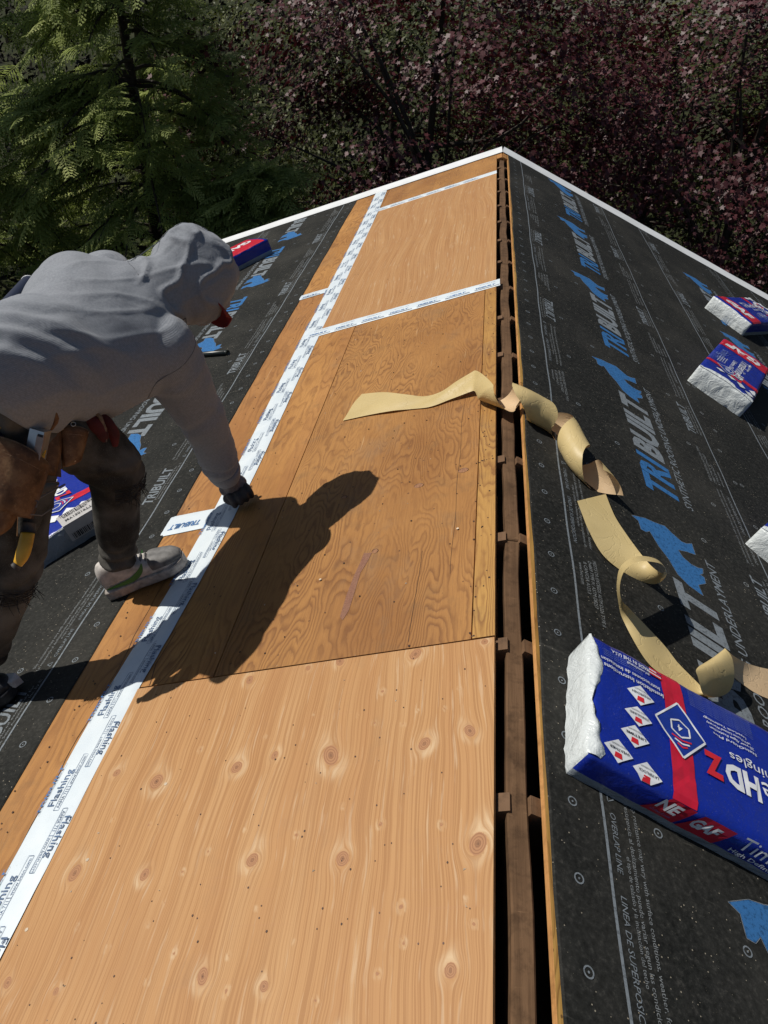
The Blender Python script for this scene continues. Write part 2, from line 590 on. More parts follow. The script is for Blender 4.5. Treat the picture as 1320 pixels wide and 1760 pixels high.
def part(name, me, M4=None, mats=None, label=None):
    o = obj(name, me, house, M4, mats)
    if label: o['label'] = label
    return o


# walls and attic floor close the roof so that the ridge gap is dark
mb = MB()
xw = SE * CT - .35
mb.box(-xw, xw, Y0 + .3, Y4 - .25, -6.2, -SE * ST + .02)
part('wall', mb.me(), None, [M['siding']])
for yy in (Y4 - .25, Y0 + .3):
    mb = MB()
    zt = -.16
    mb.add([(-xw, yy, -SE * ST + .021), (xw, yy, -SE * ST + .021), (0, yy, zt), (-xw, yy - .1, -SE * ST + .021), (xw, yy - .1, -SE * ST + .021), (0, yy - .1, zt)],
           [(0, 1, 2), (3, 5, 4), (0, 3, 4, 1), (1, 4, 5, 2), (2, 5, 3, 0)])
    part('gable_wall', mb.me(), None, [M['siding']])

# deck under the underlayment, both slopes
T_PLY = .013


def sheet(side, s0, s1, y0, y1, mat, h=0.0, name='plywood_sheet', label=None, edge=True, wob=.0):
    """a plywood sheet: top at h above the slope plane; local x = -s on the left, +s on the right"""
    sg = -1 if side == 'L' else 1
    g = .0018
    xa, xb = sorted((sg * (s0 + g), sg * (s1 - g)))
    v, f = boxv(xa, xb, y0 + g, y1 - g, h - T_PLY, h)
    me = mesh(v, f, mats=[mat, M['ply_side']], mi=[1, 0, 1, 1, 1, 1])
    return part(name, me, ML if side == 'L' else MR, None, label)


# knots of the near sheet, (s, y, radius)
KN = [(.828, .939, 17), (.952, .975, 11), (.629, .955, 14), (.542, .976, 10), (.405, .96, 19), (.675, 1.215, 13), (.518, 1.227, 8), (.435, 1.235, 12), (.241, 1.222, 15), (.076, 1.23, 11),
      (.198, .964, 16), (.103, .984, 13), (.937, .732, 15), (.761, .719, 14), (.525, .735, 15), (.336, .726, 16), (.081, .738, 17),
      (.559, .529, 11), (.12, .531, 12), (.973, .524, 10), (.437, .512, 9), (.854, .508, 8), (.30, .42, 15), (.62, .35, 14), (.15, .3, 12)]
KS = [(.316, 1.032, 4), (.443, .781, 4.5), (.27, .79, 5), (.24, .528, 5), (.212, .633, 5), (.201, .574, 6), (.674, .72, 4), (.743, 1.015, 3.5), (.15, .779, 4.5), (.632, .568, 4), (.666, .521, 4),
      (.506, .505, 4), (.36, 1.06, 3), (.22, 1.05, 3), (.25, 1.02, 3), (.58, 1.03, 3), (.56, .80, 3), (.63, .76, 4), (.49, .64, 3), (.40, .58, 3), (.34, .49, 3), (.10, .64, 4), (.085, .60, 4),
      (.71, .62, 3), (.80, .83, 3.5), (.87, .62, 3.5), (.90, .85, 3), (.355, .835, 3), (.31, 1.12, 5), (.47, 1.08, 3), (.13, 1.1, 3), (.16, 1.05, 3), (.69, .66, 3), (.78, .58, 3), (.52, .56, 3)]


def ply_grid(s0, s1, y0, y1, knots, small, dx, dy, h, mat, seed, label, amp=.05, step=None):
    nx = int(round((s1 - s0) / dx)); ny = int(round((y1 - y0) / dy))
    ss = np.linspace(s0 + .002, s1 - .002, nx + 1); ys = np.linspace(y0 + .002, y1 - .002, ny + 1)
    S, Y = np.meshgrid(ss, ys)
    g = S.copy()
    rr = np.random.default_rng(seed)
    for k in range(7):
        a, b, ph = rr.uniform(1.2, 5), rr.uniform(.8, 3.4), rr.uniform(0, 6.28)
        g += amp / (1 + k) * np.sin(a * S * 2.2 + b * Y * 1.3 + ph) * np.cos(b * S - a * Y * .35 + ph)
    kd = np.full(S.shape, 9.0); hal = np.zeros(S.shape)
    for i, (a, b, r) in enumerate(list(knots) + list(small)):
        big = i < len(knots)
        r = r / 1000. * (rr.uniform(.75, 1.05) if big else rr.uniform(.6, .95))
        el = rr.uniform(1.0, 1.7) if big else rr.uniform(1, 1.5)
        ds = S - a; dyy = (Y - b)
        rot = rr.uniform(-.5, .5)
        u = ds * math.cos(rot) + dyy * math.sin(rot); w = -ds * math.sin(rot) + dyy * math.cos(rot)
        rho2 = u * u + (w / el) ** 2
        d = np.sqrt(rho2) / r
        kd = np.minimum(kd, d)
        m = np.maximum(d, 1.0)
        fall = np.exp(-np.maximum(0, np.abs(w) / (r * 7)) ** 2)
        g -= u * (1 / m ** 1.7) * 1.15 * fall
        if big:
            up = np.exp(-((d - 1.45) / .6) ** 2)
            tail = np.exp(-(u / (r * 1.0)) ** 2) * np.exp(-((w - r * 2.3) / (r * 1.5)) ** 2) * .75
            hal = np.maximum(hal, np.clip(up * rr.uniform(.35, .9) * (.55 + .45 * np.sin(np.arctan2(w, u) * 1 + rr.uniform(0, 6.28))) + tail * rr.uniform(.0, .9), 0, 1))
        else:
            hal = np.maximum(hal, .55 * np.exp(-((d - 1.7) / .6) ** 2))
    P = np.stack([-S, Y, np.full(S.shape, h)], -1).reshape(-1, 3)
    idx = np.arange((nx + 1) * (ny + 1)).reshape(ny + 1, nx + 1)
    F = np.stack([idx[:-1, :-1], idx[1:, :-1], idx[1:, 1:], idx[:-1, 1:]], -1).reshape(-1, 4)
    me = mesh(P, F)
    for nm, arr in (('grain', g), ('knot', kd), ('halo', hal)):
        at_ = me.attributes.new(nm, 'FLOAT', 'POINT')
        at_.data.foreach_set('value', arr.astype(np.float32).ravel())
    # body of the sheet under the face veneer
    bm = bmesh.new(); bm.from_mesh(me); 
    bm.to_mesh(me); bm.free()
    me.materials.append(mat)
    o = part('plywood_sheet', me, ML, None, label)
    v, f = boxv(-s1 + .0018, -s0 - .0018, y0 + .0018, y1 - .0018, h - T_PLY, h - .0008)
    obj('ply_core', mesh(v, f), o, ML, M['ply_side'])
    return o


ply_grid(GL, GL + .967, .28, J1 - .004, KN, KS, .0045, .0055, .0035, M['ply_new'], 3, 'new light knotty plywood sheet', .030)
sheet('L', GL, GL + .968, Y0, .28, M['ply_old'], 0)
# old brown sheet with a yellower band along the ridge and a narrow strip by the tape
sheet('L', GL + .0, .108, J1, J2, M['ply_yellow'], .0012, 'weathered_edge_band')
sheet('L', .108, .792, J1, J2, M['ply_old'], .0, label='old brown plywood sheet with swirling grain')
sheet('L', .792, GL + .968, J1, J2, M['ply_old_b'], .0, label='narrow old plywood strip beside the tape')
fk = [(rng.uniform(.1, .95), rng.uniform(J2, J3), rng.uniform(2, 5)) for _ in range(9)]
ply_grid(GL, GL + .968, J2, J3, [], fk, .012, .02, .002, M['ply_new_far'], 12, 'clean light plywood sheet with wavy grain', .022)
sheet('L', GL, GL + .968, J3, Y4, M['ply_old'], 0, label='brown plywood piece at the gable end')
for ya, yb in ((Y0, -.4), (-.4, 2.04), (2.04, 4.44), (4.44, Y4)):
    sheet('L', GL + .968, 1.9, ya, yb, M['ply_old_b'], -.0005)
sheet('L', 1.9, SE, Y0, Y4, M['deck'], -.001, 'roof_deck')
for ya, yb in ((Y0, .2), (.2, 2.6), (2.6, 5.0), (5.0, Y4)):
    sheet('R', GR, 1.26, ya, yb, M['ply_yellow'], -.001)
sheet('R', 1.26, SE, Y0, Y4, M['deck'], -.001, 'roof_deck')

# torn veneer patch and long seam of the brown sheet
mb = MB()
tv = [(.414, 1.655), (.436, 1.66), (.446, 1.63), (.452, 1.56), (.462, 1.48), (.470, 1.40), (.452, 1.385), (.446, 1.42), (.441, 1.50), (.432, 1.57), (.424, 1.62)]
tv = [(s + .004 * math.sin(i * 2.3), y) for i, (s, y) in enumerate(tv)]
mb.add([(-s, y, .0009) for s, y in tv], [tuple(range(len(tv)))])
n = N('torn_veneer'); c = n.coord()
f = n.noise(n.mapping(c, (60, 400, 1)), 1, 4, .7)
g2 = n.noise(n.mapping(c, (150, 20, 1)), 1, 3)
n.bump(f, .9, .004)
n.out(n.mix(g2, n.ramp(f, [(.3, (.12, .04, .03)), (.7, (.32, .13, .09))]), (.30, .16, .09)), .8)
part('torn_veneer', mb.me(), ML, [n.m])


def flat_strip(name, pts, w, h, mat, label=None, hole=True):
    mb = MB()
    for i in range(len(pts) - 1):
        (a0, b0), (a1, b1) = pts[i], pts[i + 1]
        d = np.array([a1 - a0, b1 - b0]); d /= np.linalg.norm(d); q = np.array([-d[1], d[0]]) * w / 2
        p = np.array([a0, b0]); r = np.array([a1, b1])
        mb.add([(-x, y, h) for x, y in (p - q, r - q, r + q, p + q)], [(0, 1, 2, 3)])
    return part(name, mb.me(), ML, [mat], label)


flat_strip('checking_crack', [(.985, 1.25), (1.0, 1.33), (.985, 1.45)], .0022, .0006, M['nail'])
flat_strip('checking_crack', [(.96, 1.25), (.93, 1.31), (.915, 1.36)], .0014, .0006, M['nail'])
cr = [(1.13 + .004 * math.sin(y * 13) + .003 * math.sin(y * 31), y) for y in np.arange(.5, 1.9, .06)]
flat_strip('checking_crack', cr, .0016, .0004, M['nail'])
cr = [(.262 + .003 * math.sin(y * 11), y) for y in np.arange(1.27, 1.62, .05)]
flat_strip('checking_crack', cr, .0011, .0006, M['nail'])
cr = [(.172 + .002 * math.sin(y * 17), y) for y in np.arange(1.5, 2.5, .06)]
flat_strip('checking_crack', cr, .0010, .0006, M['nail'])
# plugs and gouges of the old veneer
n = N('veneer_plug'); c = n.coord(); f = n.noise(n.mapping(c, (200, 40, 1)), 1, 3)
n.out(n.ramp(f, [(.3, (.20, .085, .04)), (.7, (.34, .165, .075))]), .7)
for s, y, a, b in ((.30, 1.964, .016, .011), (.156, 2.0, .017, .012), (.56, 1.99, .011, .008), (.405, 1.66, .010, .010)):
    me = MB()
    pts = [(-(s + a * math.cos(t)), y + b * math.sin(t), .0007) for t in np.linspace(0, 2 * PI, 14)[:-1]]
    me.add(pts, [tuple(range(13))])
    part('veneer_plug', me.me(), ML, [n.m])
    part('veneer_plug_rim', MB().tube([(p[0], p[1], .0006) for p in pts[:9]], .0009, 4).me(), ML, [M['nail']])

# nail heads, staples and debris: tiny
mb = MB()
cnt = 0
for i in range(250):
    s = rng.choice([rng.uniform(.06, .118), rng.uniform(.13, 1.0), rng.uniform(1.16, 1.24)])
    y = rng.uniform(1.26, J2) if s < 1.1 else rng.uniform(.4, 6.8)
    if i % 3 == 0 and s < 1.1: y = rng.choice([1.26, 1.43, 1.63, 2.03, 2.42, 2.85, 3.25, 3.66]) + rng.uniform(-.006, .006)
    r = rng.uniform(.0014, .0032)
    mb.add([(-s + r * math.cos(t), y + r * 1.2 * math.sin(t), .0016) for t in np.linspace(0, 2 * PI, 7)[:-1]], [tuple(range(6))])
for i in range(90):
    s = rng.uniform(.07, 1.0); y = rng.uniform(.4, J1 - .01); r = rng.uniform(.0008, .0021)
    mb.add([(-s + r * math.cos(t), y + r * 1.3 * math.sin(t), .0043) for t in np.linspace(0, 2 * PI, 7)[:-1]], [tuple(range(6))])
for i in range(60):
    s = rng.uniform(.1, 1.0); y = rng.uniform(J3 + .02, Y4 - .05) if i % 2 else rng.uniform(J2, J3)
    r = .0022
    mb.add([(-s + r * math.cos(t), y + r * math.sin(t), .004) for t in np.linspace(0, 2 * PI, 7)[:-1]], [tuple(range(6))])
o = part('nail_head', mb.me(), ML, [M['nail']]); o['kind'] = 'stuff'
mb = MB()
for i in range(70):            # pale chips and shiny nail heads lying about
    s = rng.uniform(.08, 1.0); y = rng.uniform(.4, J2); a = rng.uniform(0, 3); r = rng.uniform(.001, .0026)
    h = .0042 if y < J1 else .0008
    mb.add([(-s + r * 1.6 * math.cos(a), y + r * 1.6 * math.sin(a), h), (-s - r * math.sin(a), y + r * math.cos(a), h + .002), (-s - r * 1.6 * math.cos(a), y - r * 1.2 * math.sin(a), h)], [(0, 1, 2)])
for s, y in ((.557, 1.57), (.16, 1.69), (.99, .62), (.80, .93), (.92, .76)):
    mb.add([(-s + .004 * math.cos(t), y + .004 * math.sin(t), .0042) for t in np.linspace(0, 2 * PI, 9)[:-1]], [tuple(range(8))])
o = part('wood_chip', mb.me(), ML, [plain('pale_chips', (.62, .5, .36), .6, var=.3)]); o['kind'] = 'stuff'

# ridge board pieces and rafters
for ya, yb in ((Y0, 1.632), (1.636, 4.05), (4.054, Y4 - .30)):
    me = bevel_box(-.0225, .0165, ya, yb, -.27, -.032, .003, 1, .0060, 40)
    o = part('ridge_board', me, None, [M['board']])
for i in range(-5, 15):
    y = 1.235 + .4064 * i
    if y > Y4 - .35: continue
    for sg in (-1, 1):
        # rafter running down the slope, its top 14 mm below the slope plane
        v, f = boxv(*sorted((sg * .027, sg * (SE - .1))), y - .019, y + .019, -.155, -.0150)
        me = mesh(v, f, mats=[M['rafter'], M['rafter_end']], mi=[0, 0, 0, 0, 0, 0])
        part('rafter', me, ML if sg < 0 else MR)
for sg in (-1, 1):             # blocking at the far end of the ridge gap
    me = bevel_box(*sorted((sg * .006, sg * .052)), Y4 - .30, Y4 - .05, -.03, -.002, .002)
    part('ridge_filler_block', me, ML if sg < 0 else MR, [M['ply_old_b']])

# white drip edge along the far rake: flat flange, nose and face
for sd, MM in (('L', ML), ('R', MR)):
    sg = -1 if sd == 'L' else 1
    mb = MB()
    NS = 24
    prof = [(-.125, .0062), (-.06, .012), (-.004, .024), (.004, .027), (.010, .026), (.013, .018), (.012, -.05), (.006, -.052), (.004, .010), (-.125, .0048)]
    v = []; f = []
    for i in range(NS + 1):
        s = .0 + (SE + .02) * i / NS
        for (dy, hh) in prof: v.append((sg * s, Y4 + dy + .002 * math.sin(i * 1.7), hh + (.0006 * math.sin(i * 2.9))))
    k = len(prof)
    for i in range(NS):
        for j in range(k):
            f.append((i * k + j, i * k + (j + 1) % k, (i + 1) * k + (j + 1) % k, (i + 1) * k + j))
    mb.add(v, f)
    part('drip_edge', mb.me(), MM, [M['white_metal']])
    part('rake_board', mesh(*boxv(*sorted((sg * .01, sg * SE)), Y4 - .03, Y4 - .002, -.17, -.016)), MM, [M['white_metal']])

# ------------------------------------------------------------------ underlayment rows and their print
WOLF = [(.265, .382), (.25, .405), (.207, .406), (.204, .425), (.22, .441), (.158, .461), (.11, .488), (.05, .508), (.018, .541), (.0, .587), (.046, .582), (.073, .616), (.103, .618), (.108, .603),
        (.12, .618), (.15, .625), (.141, .605), (.143, .579), (.161, .553), (.19, .542), (.204, .578), (.211, .614), (.243, .614), (.271, .616), (.254, .59), (.251, .57), (.275, .54), (.298, .517), (.289, .472), (.287, .436)]


def row(side, v0, ya, yb, phase, label, hh=.0035, full=True, taper=0.0, per=1.22, wdt=1.27):
    sg = 1 if side == 'R' else -1
    MM = MR if side == 'R' else ML

    def sh(y): return taper * max(0, y - 2.2)

    def P(x, y, e=0.0):     # x = along slope (s), y = along ridge
        return (sg * (x + sh(y) + .0022 * math.sin(y * 5.1 + v0) + .0012 * math.sin(y * 17)), y, hh + e)
    # felt sheet
    ny = 90; ex = [0, .004, .05, .12, .3, .6, .9, 1.1, wdt - .004, wdt]
    v = []; f = []
    for j in range(ny + 1):
        y = ya + (yb - ya) * j / ny
        for x in ex:
            jit = (.0016 * noise.noise(Vector((y * 9, v0, 3)))) if x < .01 else 0
            p = P(v0 + x + jit, y)
            v.append((p[0], p[1], p[2] if .002 < x < wdt - .002 else p[2] - .0028))
    k = len(ex)
    for j in range(ny):
        for i in range(k - 1):
            q = (j * k + i, j * k + i + 1, (j + 1) * k + i + 1, (j + 1) * k + i)
            f.append(q if sg > 0 else q[::-1])
    u = part('underlayment_sheet', mesh(v, f, False), MM, [M['underlay']], label)
    # reading frame: big lettering runs (+y on the right, -y on the left) with its top upslope
    lo, hi = (ya, yb) if sg > 0 else (-yb, -ya)

    def fn(a, b):           # a along the reading direction, b up the slope counted negative downslope (b = -v)
        return P(v0 - b, a * sg, .0010)
    grey, blue, faint = Print(fn), Print(fn), Print(lambda a, b: P(v0 - b, a * sg, .0008))
    inb = lambda a: lo + .02 < a < hi - .06
    vclip = wdt
    # long overlap lines
    st = lo + .01
    while st < hi - .02:
        en = min(st + .1, hi - .065 if sg > 0 else hi - .01)
        if sg < 0 and st < lo + .06: st = lo + .06
        if en > st: grey.quadgrid((st, -.1235), (en, -.1235), (en, -.1175), (st, -.1175), 2, 1)
        if full and en > st: grey.quadgrid((st, -.9285), (en, -.9285), (en, -.9235), (st, -.9235), 2, 1)
        st += .1
    # nailing targets
    a = lo + .07
    i = 0
    while a < hi - .08:
        for vv, every, sft in ((.052, 1, 0), (.245 + .05 * (i % 3 == 1), 3, 1), (.68, 6, 2), (.40, 6, 5), (.80, 3, 0), (.985, 2, 0), (1.02, 3, 1)):
            if (i + sft) % every == 0 and (full or vv < .7):
                x = a + .03 * math.sin(i * 2.1 + vv * 9) * (vv > .1)
                if abs(vv - .245) < .06 and False: continue
                t = grey if vv < .6 else faint
                t.ring(x, -vv, .0088, .0028); t.disc(x, -vv, .0022)
        a += .149
        i += 1
    m0 = math.floor((lo - phase) / per) - 1
    for m in range(m0, m0 + int((hi - lo) / per) + 4):
        b0 = phase + m * per
        # wolf emblem ahead of the word
        w0 = b0 - .515
        if lo + .02 < w0 and w0 + .3 < hi - .05:
            e1_ = Print(fn); e1_.poly([(w0 + x, -y) for x, y in WOLF]); e1_.make('wolf_emblem', M['blue_print'], u, MM)
            e1_ = Print(fn); e1_.outline([(w0 + x, -y) for x, y in WOLF], .0022); e1_.make('emblem_outline', M['grey_print'], u, MM)
        if lo + .02 < b0 and b0 + .74 < hi - .05:
            e1_ = Print(fn); e1_.text('TRI', b0 - .01, -.618, 0, .134, .262, .036, .30); e1_.make('blue_wordmark', M['blue_print'], u, MM)
            e1_ = Print(fn); e1_.text('BUILT', b0 + .245, -.609, 0, .126, .50, .046, .28); e1_.make('grey_wordmark', M['grey_print'], u, MM)
            grey.text('SYNTHETIC ROOFING UNDERLAYMENT', b0 - .02, -.680, 0, .034, .95 if b0 + .98 < hi - .05 else None, .006, .22)
        elif lo + .02 < b0 + .245 and b0 + .74 < hi - .02:
            e1_ = Print(fn); e1_.text('BUILT', b0 + .245, -.609, 0, .126, .50, .046, .28); e1_.make('grey_wordmark', M['grey_print'], u, MM)
        # small word and fine print near the lower edge, same reading direction
        if full:
            c0 = b0 + .70
            if lo + .02 < c0 and c0 + .3 < hi - .05:
                grey.text('TRIBUILT', c0, -.875, 0, .042, .27, .02, .25)
                faint.text('Manufactured exclusively for', c0 + .02, -.893, 0, .010, .25)
                faint.text('Beacon Sales Acquisition, Inc. by C', c0 + .02, -.910, 0, .010, .27)
            c1 = c0 + .34
            if lo + .02 < c1 and c1 + .45 < hi - .05:
                faint.text('Slip resistance may vary with surface conditions, weather, footwear', c1, -.862, 0, .0095, .46)
                faint.text('La resistencia al deslizamiento puede variar segun las condiciones', c1, -.880, 0, .0095, .46)
                faint.text('OVERLAP LINE', c1 + .02, -.908, 0, .013, .13, .0, .2)
                faint.text('LINEA DE SUPERPOSICION', c1 + .19, -.908, 0, .013, .24, .0, .2)
            c2 = c1 + .50
            if lo + .02 < c2 and c2 + .2 < hi - .05:
                for q, (tx, ww) in enumerate((('MEETS OR EXCEEDS ASTM D226 TYPE II', .27), ('D4869 TYPE IV, ASTM D8257', .22), ('& CAN/CSA A123.3', .15), ('www.becn.com', .11))):
                    faint.text(tx, c2, -.850 - .019 * q, 0, .0115, ww)
    # strip next to the upper edge reads the other way round
    ph2 = phase + .02
    for m in range(m0, m0 + int((hi - lo) / per) + 4):
        e0 = ph2 + m * per + .20      # start of the small word, running towards smaller a
        if e0 < hi - .07 and e0 - .30 > lo + .02:
            grey.text('TRIBUILT', e0, -.158, PI, .050, .27, .02, .25)
            faint.text('Manufactured exclusively for', e0 - .02, -.146, PI, .0085, .25)
            faint.text('Beacon Sales Acquisition, Inc. by C', e0 - .02, -.132, PI, .0085, .27)
        e1 = e0 - .34
        if e1 < hi - .07 and e1 - .46 > lo + .02:
            faint.text('Slip resistance may vary with surface conditions, weather, footwear', e1, -.190, PI, .0100, .43)
            faint.text('La resistencia al deslizamiento puede variar segun las condiciones de', e1 + .01, -.172, PI, .0100, .44)
            faint.text('el tipo de calzado y la inclinacion del techo', e1 - .12, -.160, PI, .0088, .22)
            grey.text('OVERLAP LINE', e1 - .04, -.136, PI, .0125, .12, .0, .2)
            grey.text('LINEA DE SUPERPOSICION', e1 - .20, -.136, PI, .0125, .23, .0, .2)
            tri = [(e1 + .0, -.135), (e1 - .017, -.135), (e1 - .0085, -.150)]
            grey.outline(tri, .0022)
        e2 = e1 - .48
        if e2 < hi - .07 and e2 - .28 > lo + .02:
            for q, (tx, ww) in enumerate((('MEETS OR EXCEEDS ASTM D226 TYPE II', .26), ('D4869 TYPE IV, ASTM D8257', .19), ('& CAN/CSA A123.3', .13), ('www.becn.com', .09))):
                faint.text(tx, e2 - .012 * q, -.190 + .0165 * q, PI, .0115, ww)
    for pnt, nm, mt in ((grey, 'grey_lettering', M['grey_print']), (blue, 'blue_lettering', M['blue_print']), (faint, 'fine_print', M['white_print'])):
        if len(pnt.v):
            me = mesh(pnt.v, pnt.f)
            obj(nm, me, u, MM, mt)
    return u


row('R', .055, Y0, Y4 - .002, 2.26, 'black printed underlayment row nearest the ridge', per=1.235)
row('R', 1.25, Y0, Y4 - .002, 1.55, 'second black underlayment row down the slope', hh=.0022)
row('R', 2.45, Y0, Y4 - .002, 2.1, 'third black underlayment row down the slope', hh=.0010)
row('R', 3.65, Y0, Y4 - .002, 1.2, 'lowest black underlayment row', hh=.0002, full=False, wdt=1.95)
row('L', 1.25, Y0, Y4 - .002, -4.85, 'black printed underlayment row below the bare wood', taper=.017, per=1.195)
row('L', 2.36, Y0, Y4 - .002, -4.2, 'second black underlayment row on the worker side', hh=.0022, taper=.012)
row('L', 3.50, Y0, Y4 - .002, -4.5, 'lowest black underlayment row by the far eave', hh=.0010, full=False, wdt=2.1)


# ------------------------------------------------------------------ white flashing tape
def tape(pa, pb, w0, w1, label, h=.0048, seed=0, prints=True, wav=.0016, bend=None):
    """strip on the left slope from pa to pb, both (s, y); w0, w1 widths"""
    a = np.array([-pa[0], pa[1]]); b = np.array([-pb[0], pb[1]])
    d = b - a; L = np.linalg.norm(d); d /= L; q = np.array([-d[1], d[0]])

    def hgt(l, t):
        return h + wav * (noise.noise(Vector((l * 9 + seed, t * 22, seed))) + .5 * noise.noise(Vector((l * 30, t * 60, seed + 4)))) + wav * .8

    def P(l, t, e=0.0):      # l metres along, t across in -0.5..0.5 of the width
        w = w0 + (w1 - w0) * l / L
        off = .0035 * noise.noise(Vector((l * 2.2 + seed * 3, 0, 5))) + (.0012 * noise.noise(Vector((l * 14, t * 3, seed))))
        if bend: off += float(np.interp(pa[1] + l, bend[0], bend[1])) - (pa[0] + (pb[0] - pa[0]) * l / L)
        p = a + d * l + q * (t * w + off)
        return (p[0], p[1], hgt(l, t) + e)
    nl = max(6, int(L / .018)); nt = 8
    v = []; f = []
    for i in range(nl + 1):
        for j in range(nt + 1):
            p = P(L * i / nl, j / nt - .5)
            if j in (0, nt): p = (p[0], p[1], .0022)
            v.append(p)
    for i in range(nl):
        for j in range(nt):
            k = i * (nt + 1) + j
            f.append((k, k + nt + 1, k + nt + 2, k + 1))
    t = part('flashing_tape', mesh(v, f, True), ML, [M['tape']], label)
    if not prints: return t, None, None
    return t, P, L


t, P, L = tape((1.073, -1.0), (1.100, 7.085), .104, .112, 'long white flashing tape with blue lettering running up the roof', seed=1,
               bend=([-1, .5, 1.0, 1.25, 1.45, 1.65, 2.0, 2.5, 3.3, 4.3, 6, 7.085], [1.073, 1.073, 1.071, 1.068, 1.052, 1.040, 1.028, 1.032, 1.048, 1.056, 1.075, 1.100]))
pb_, pd_ = Print(lambda l, t: P(l, t, .0010)), Print(lambda l, t: P(l, t, .0010))
W = .106
l = .0
i = 0
while l < L - .27:
    # q points to -x ... t=+.5 is the downslope side
    y0 = l + .045
    kw = 1 / W

    class _T:
        pass

    def tx(pr, s, l0, t0, dirn, hh, ww, bold=0.0, shear=0.0):
        v, f, tw = glyphs(s, bold, shear, 2)
        o = len(pr.v)
        for aa, bb in v:
            pr.v.append(P(l0 + dirn * aa * ww / tw, t0 + dirn * bb * hh / .73 * kw, .0011))
        pr.f += [tuple(k + o for k in q) for q in f]
    tx(pd_, 'Flashing', y0 + .008, .135, 1, .0195, .100, .010)
    tx(pb_, 'TRIBUILT', y0 - .012, .455, 1, .0075, .135, .03)
    pd_.line(y0 - .014, .43, y0 + .13, .43, .0085)
    for aa, bb in ((.03, .03),):
        pass
    # boxed line: AAMA 711 | www.becn.com
    for t0 in (.075, -.055):
        pd_.line(y0 - .004, t0, y0 + .15, t0, .009, 3)
    for l0 in (y0 - .004, y0 + .058, y0 + .15):
        pd_.quadgrid((l0, -.055), (l0 + .0011, -.055), (l0 + .0011, .075), (l0, .075), 1, 1)
    tx(pd_, 'AAMA 711', y0 + .002, -.032, 1, .0085, .05)
    tx(pd_, 'www.becn.com', y0 + .064, -.032, 1, .0085, .08)
    # the same, upside down, half a step on
    z0 = y0 + .255
    if z0 + .02 < L:
        tx(pd_, 'Flashing', z0 - .012, -.325, -1, .017, .100, .010)
        for t0 in (-.285, -.165):
            pd_.line(z0 - .145, t0, z0 + .008, t0, .009, 3)
        for l0 in (z0 - .145, z0 - .06, z0 + .008):
            pd_.quadgrid((l0, -.285), (l0 + .0011, -.285), (l0 + .0011, -.165), (l0, -.165), 1, 1)
        tx(pd_, 'AAMA 711', z0 + .002, -.19, -1, .0085, .05)
        tx(pd_, 'www.becn.com', z0 - .064, -.19, -1, .0085, .08)
    l += .2635
    i += 1
obj('blue_lettering', mesh(pb_.v, pb_.f), t, ML, M['tape_blue'])
obj('flashing_lettering', mesh(pd_.v, pd_.f), t, ML, M['tape_dark'])


def cross(pa, pb, w, label, seed, big=True, h=.0070):
    t, P, L = tape(pa, pb, w, w * .95, label, h, seed)
    pp = Print(lambda a, b: P(a, b, .001)); pq = Print(lambda a, b: P(a, b, .001))
    l0 = .02; k = 0
    while l0 < L - .12:
        v, f, tw = glyphs('TRIBUILT', .03, .2, 2)
        o = len(pp.v)
        sgn = -1 if seed in (11, ) else 1
        hh = .030 if seed == 11 else .014
        ww = .13 if seed == 11 else .10
        for aa, bb in v:
            pp.v.append(P(l0 + (aa * ww / tw if sgn > 0 else ww - aa * ww / tw), (-.34 if sgn > 0 else -.05) + sgn * bb * hh / w / .73, .0011))
        pp.f += [tuple(q + o for q in r) for r in f]
        if seed != 11:
            pq.line(l0 - .005, -.42, l0 + .12, -.42, .03, 3)
            v, f, tw = glyphs('www.becn.com', 0, 0, 2); o = len(pq.v)
            for aa, bb in v: pq.v.append(P(l0 + .02 + aa * .08 / tw, .10 + bb * .10, .0011))
            pq.f += [tuple(q + o for q in r) for r in f]
        l0 += .15; k += 1
    obj('blue_lettering', mesh(pp.v, pp.f), t, ML, M['tape_blue'])
    if pq.v: obj('fine_print', mesh(pq.v, pq.f), t, ML, M['tape_dark'])


cross((1.075, 3.69), (.032, 3.69), .098, 'white tape across the joint below the light far sheet', 5)
cross((1.085, 6.29), (.05, 6.29), .092, 'white tape across the farthest sheet joint', 7)
cross((1.262, 2.042), (1.04, 2.036), .122, 'short wide white tape stub beside the worker foot', 11, h=.0044)
cross((1.29, 4.44), (1.06, 4.44), .085, 'short torn white tape stub farther up', 9, h=.0044)

# ================================================================== RELEASE PAPER STRIPS
n = N('release_paper')
c = n.coord()
f = n.noise(c, 9, 4)
fine = n.noise(c, 260, 3)
geo = n.t.nodes.new('ShaderNodeNewGeometry')
outer = n.mix(f, (.55, .42, .185), (.68, .54, .27))
inner = n.mix(f, (.62, .44, .25), (.72, .53, .33))
col = n.mix(geo.outputs['Backfacing'], outer, inner)
col = n.mix(n.ramp(fine, [(.6, 0), (.8, .12)]), col, (.3, .2, .08))
cre = n.math('ABSOLUTE', n.math('SUBTRACT', n.noise(n.mapping(c, (5, 4, 5)), 3, 3, .5, .5), .5))
n.bump(n.math('ADD', n.noise(n.mapping(c, (3, 6, 3)), 3, 4), n.math('MULTIPLY', n.ramp(cre, [(0, 0), (.02, 1)]), .25)), .45, .005)
M['paper'] = n.out(col, n.mix(geo.outputs['Backfacing'], (.46, .46, .46), (.62, .62, .62)), 0, .4)
tr = n.t.nodes.new('ShaderNodeBsdfTranslucent'); n.set(tr.inputs[0], (.55, .33, .10, 1))
ms = n.t.nodes.new('ShaderNodeMixShader'); ms.inputs[0].default_value = .14
n.t.links.new(n.b.outputs[0], ms.inputs[1]); n.t.links.new(tr.outputs[0], ms.inputs[2])
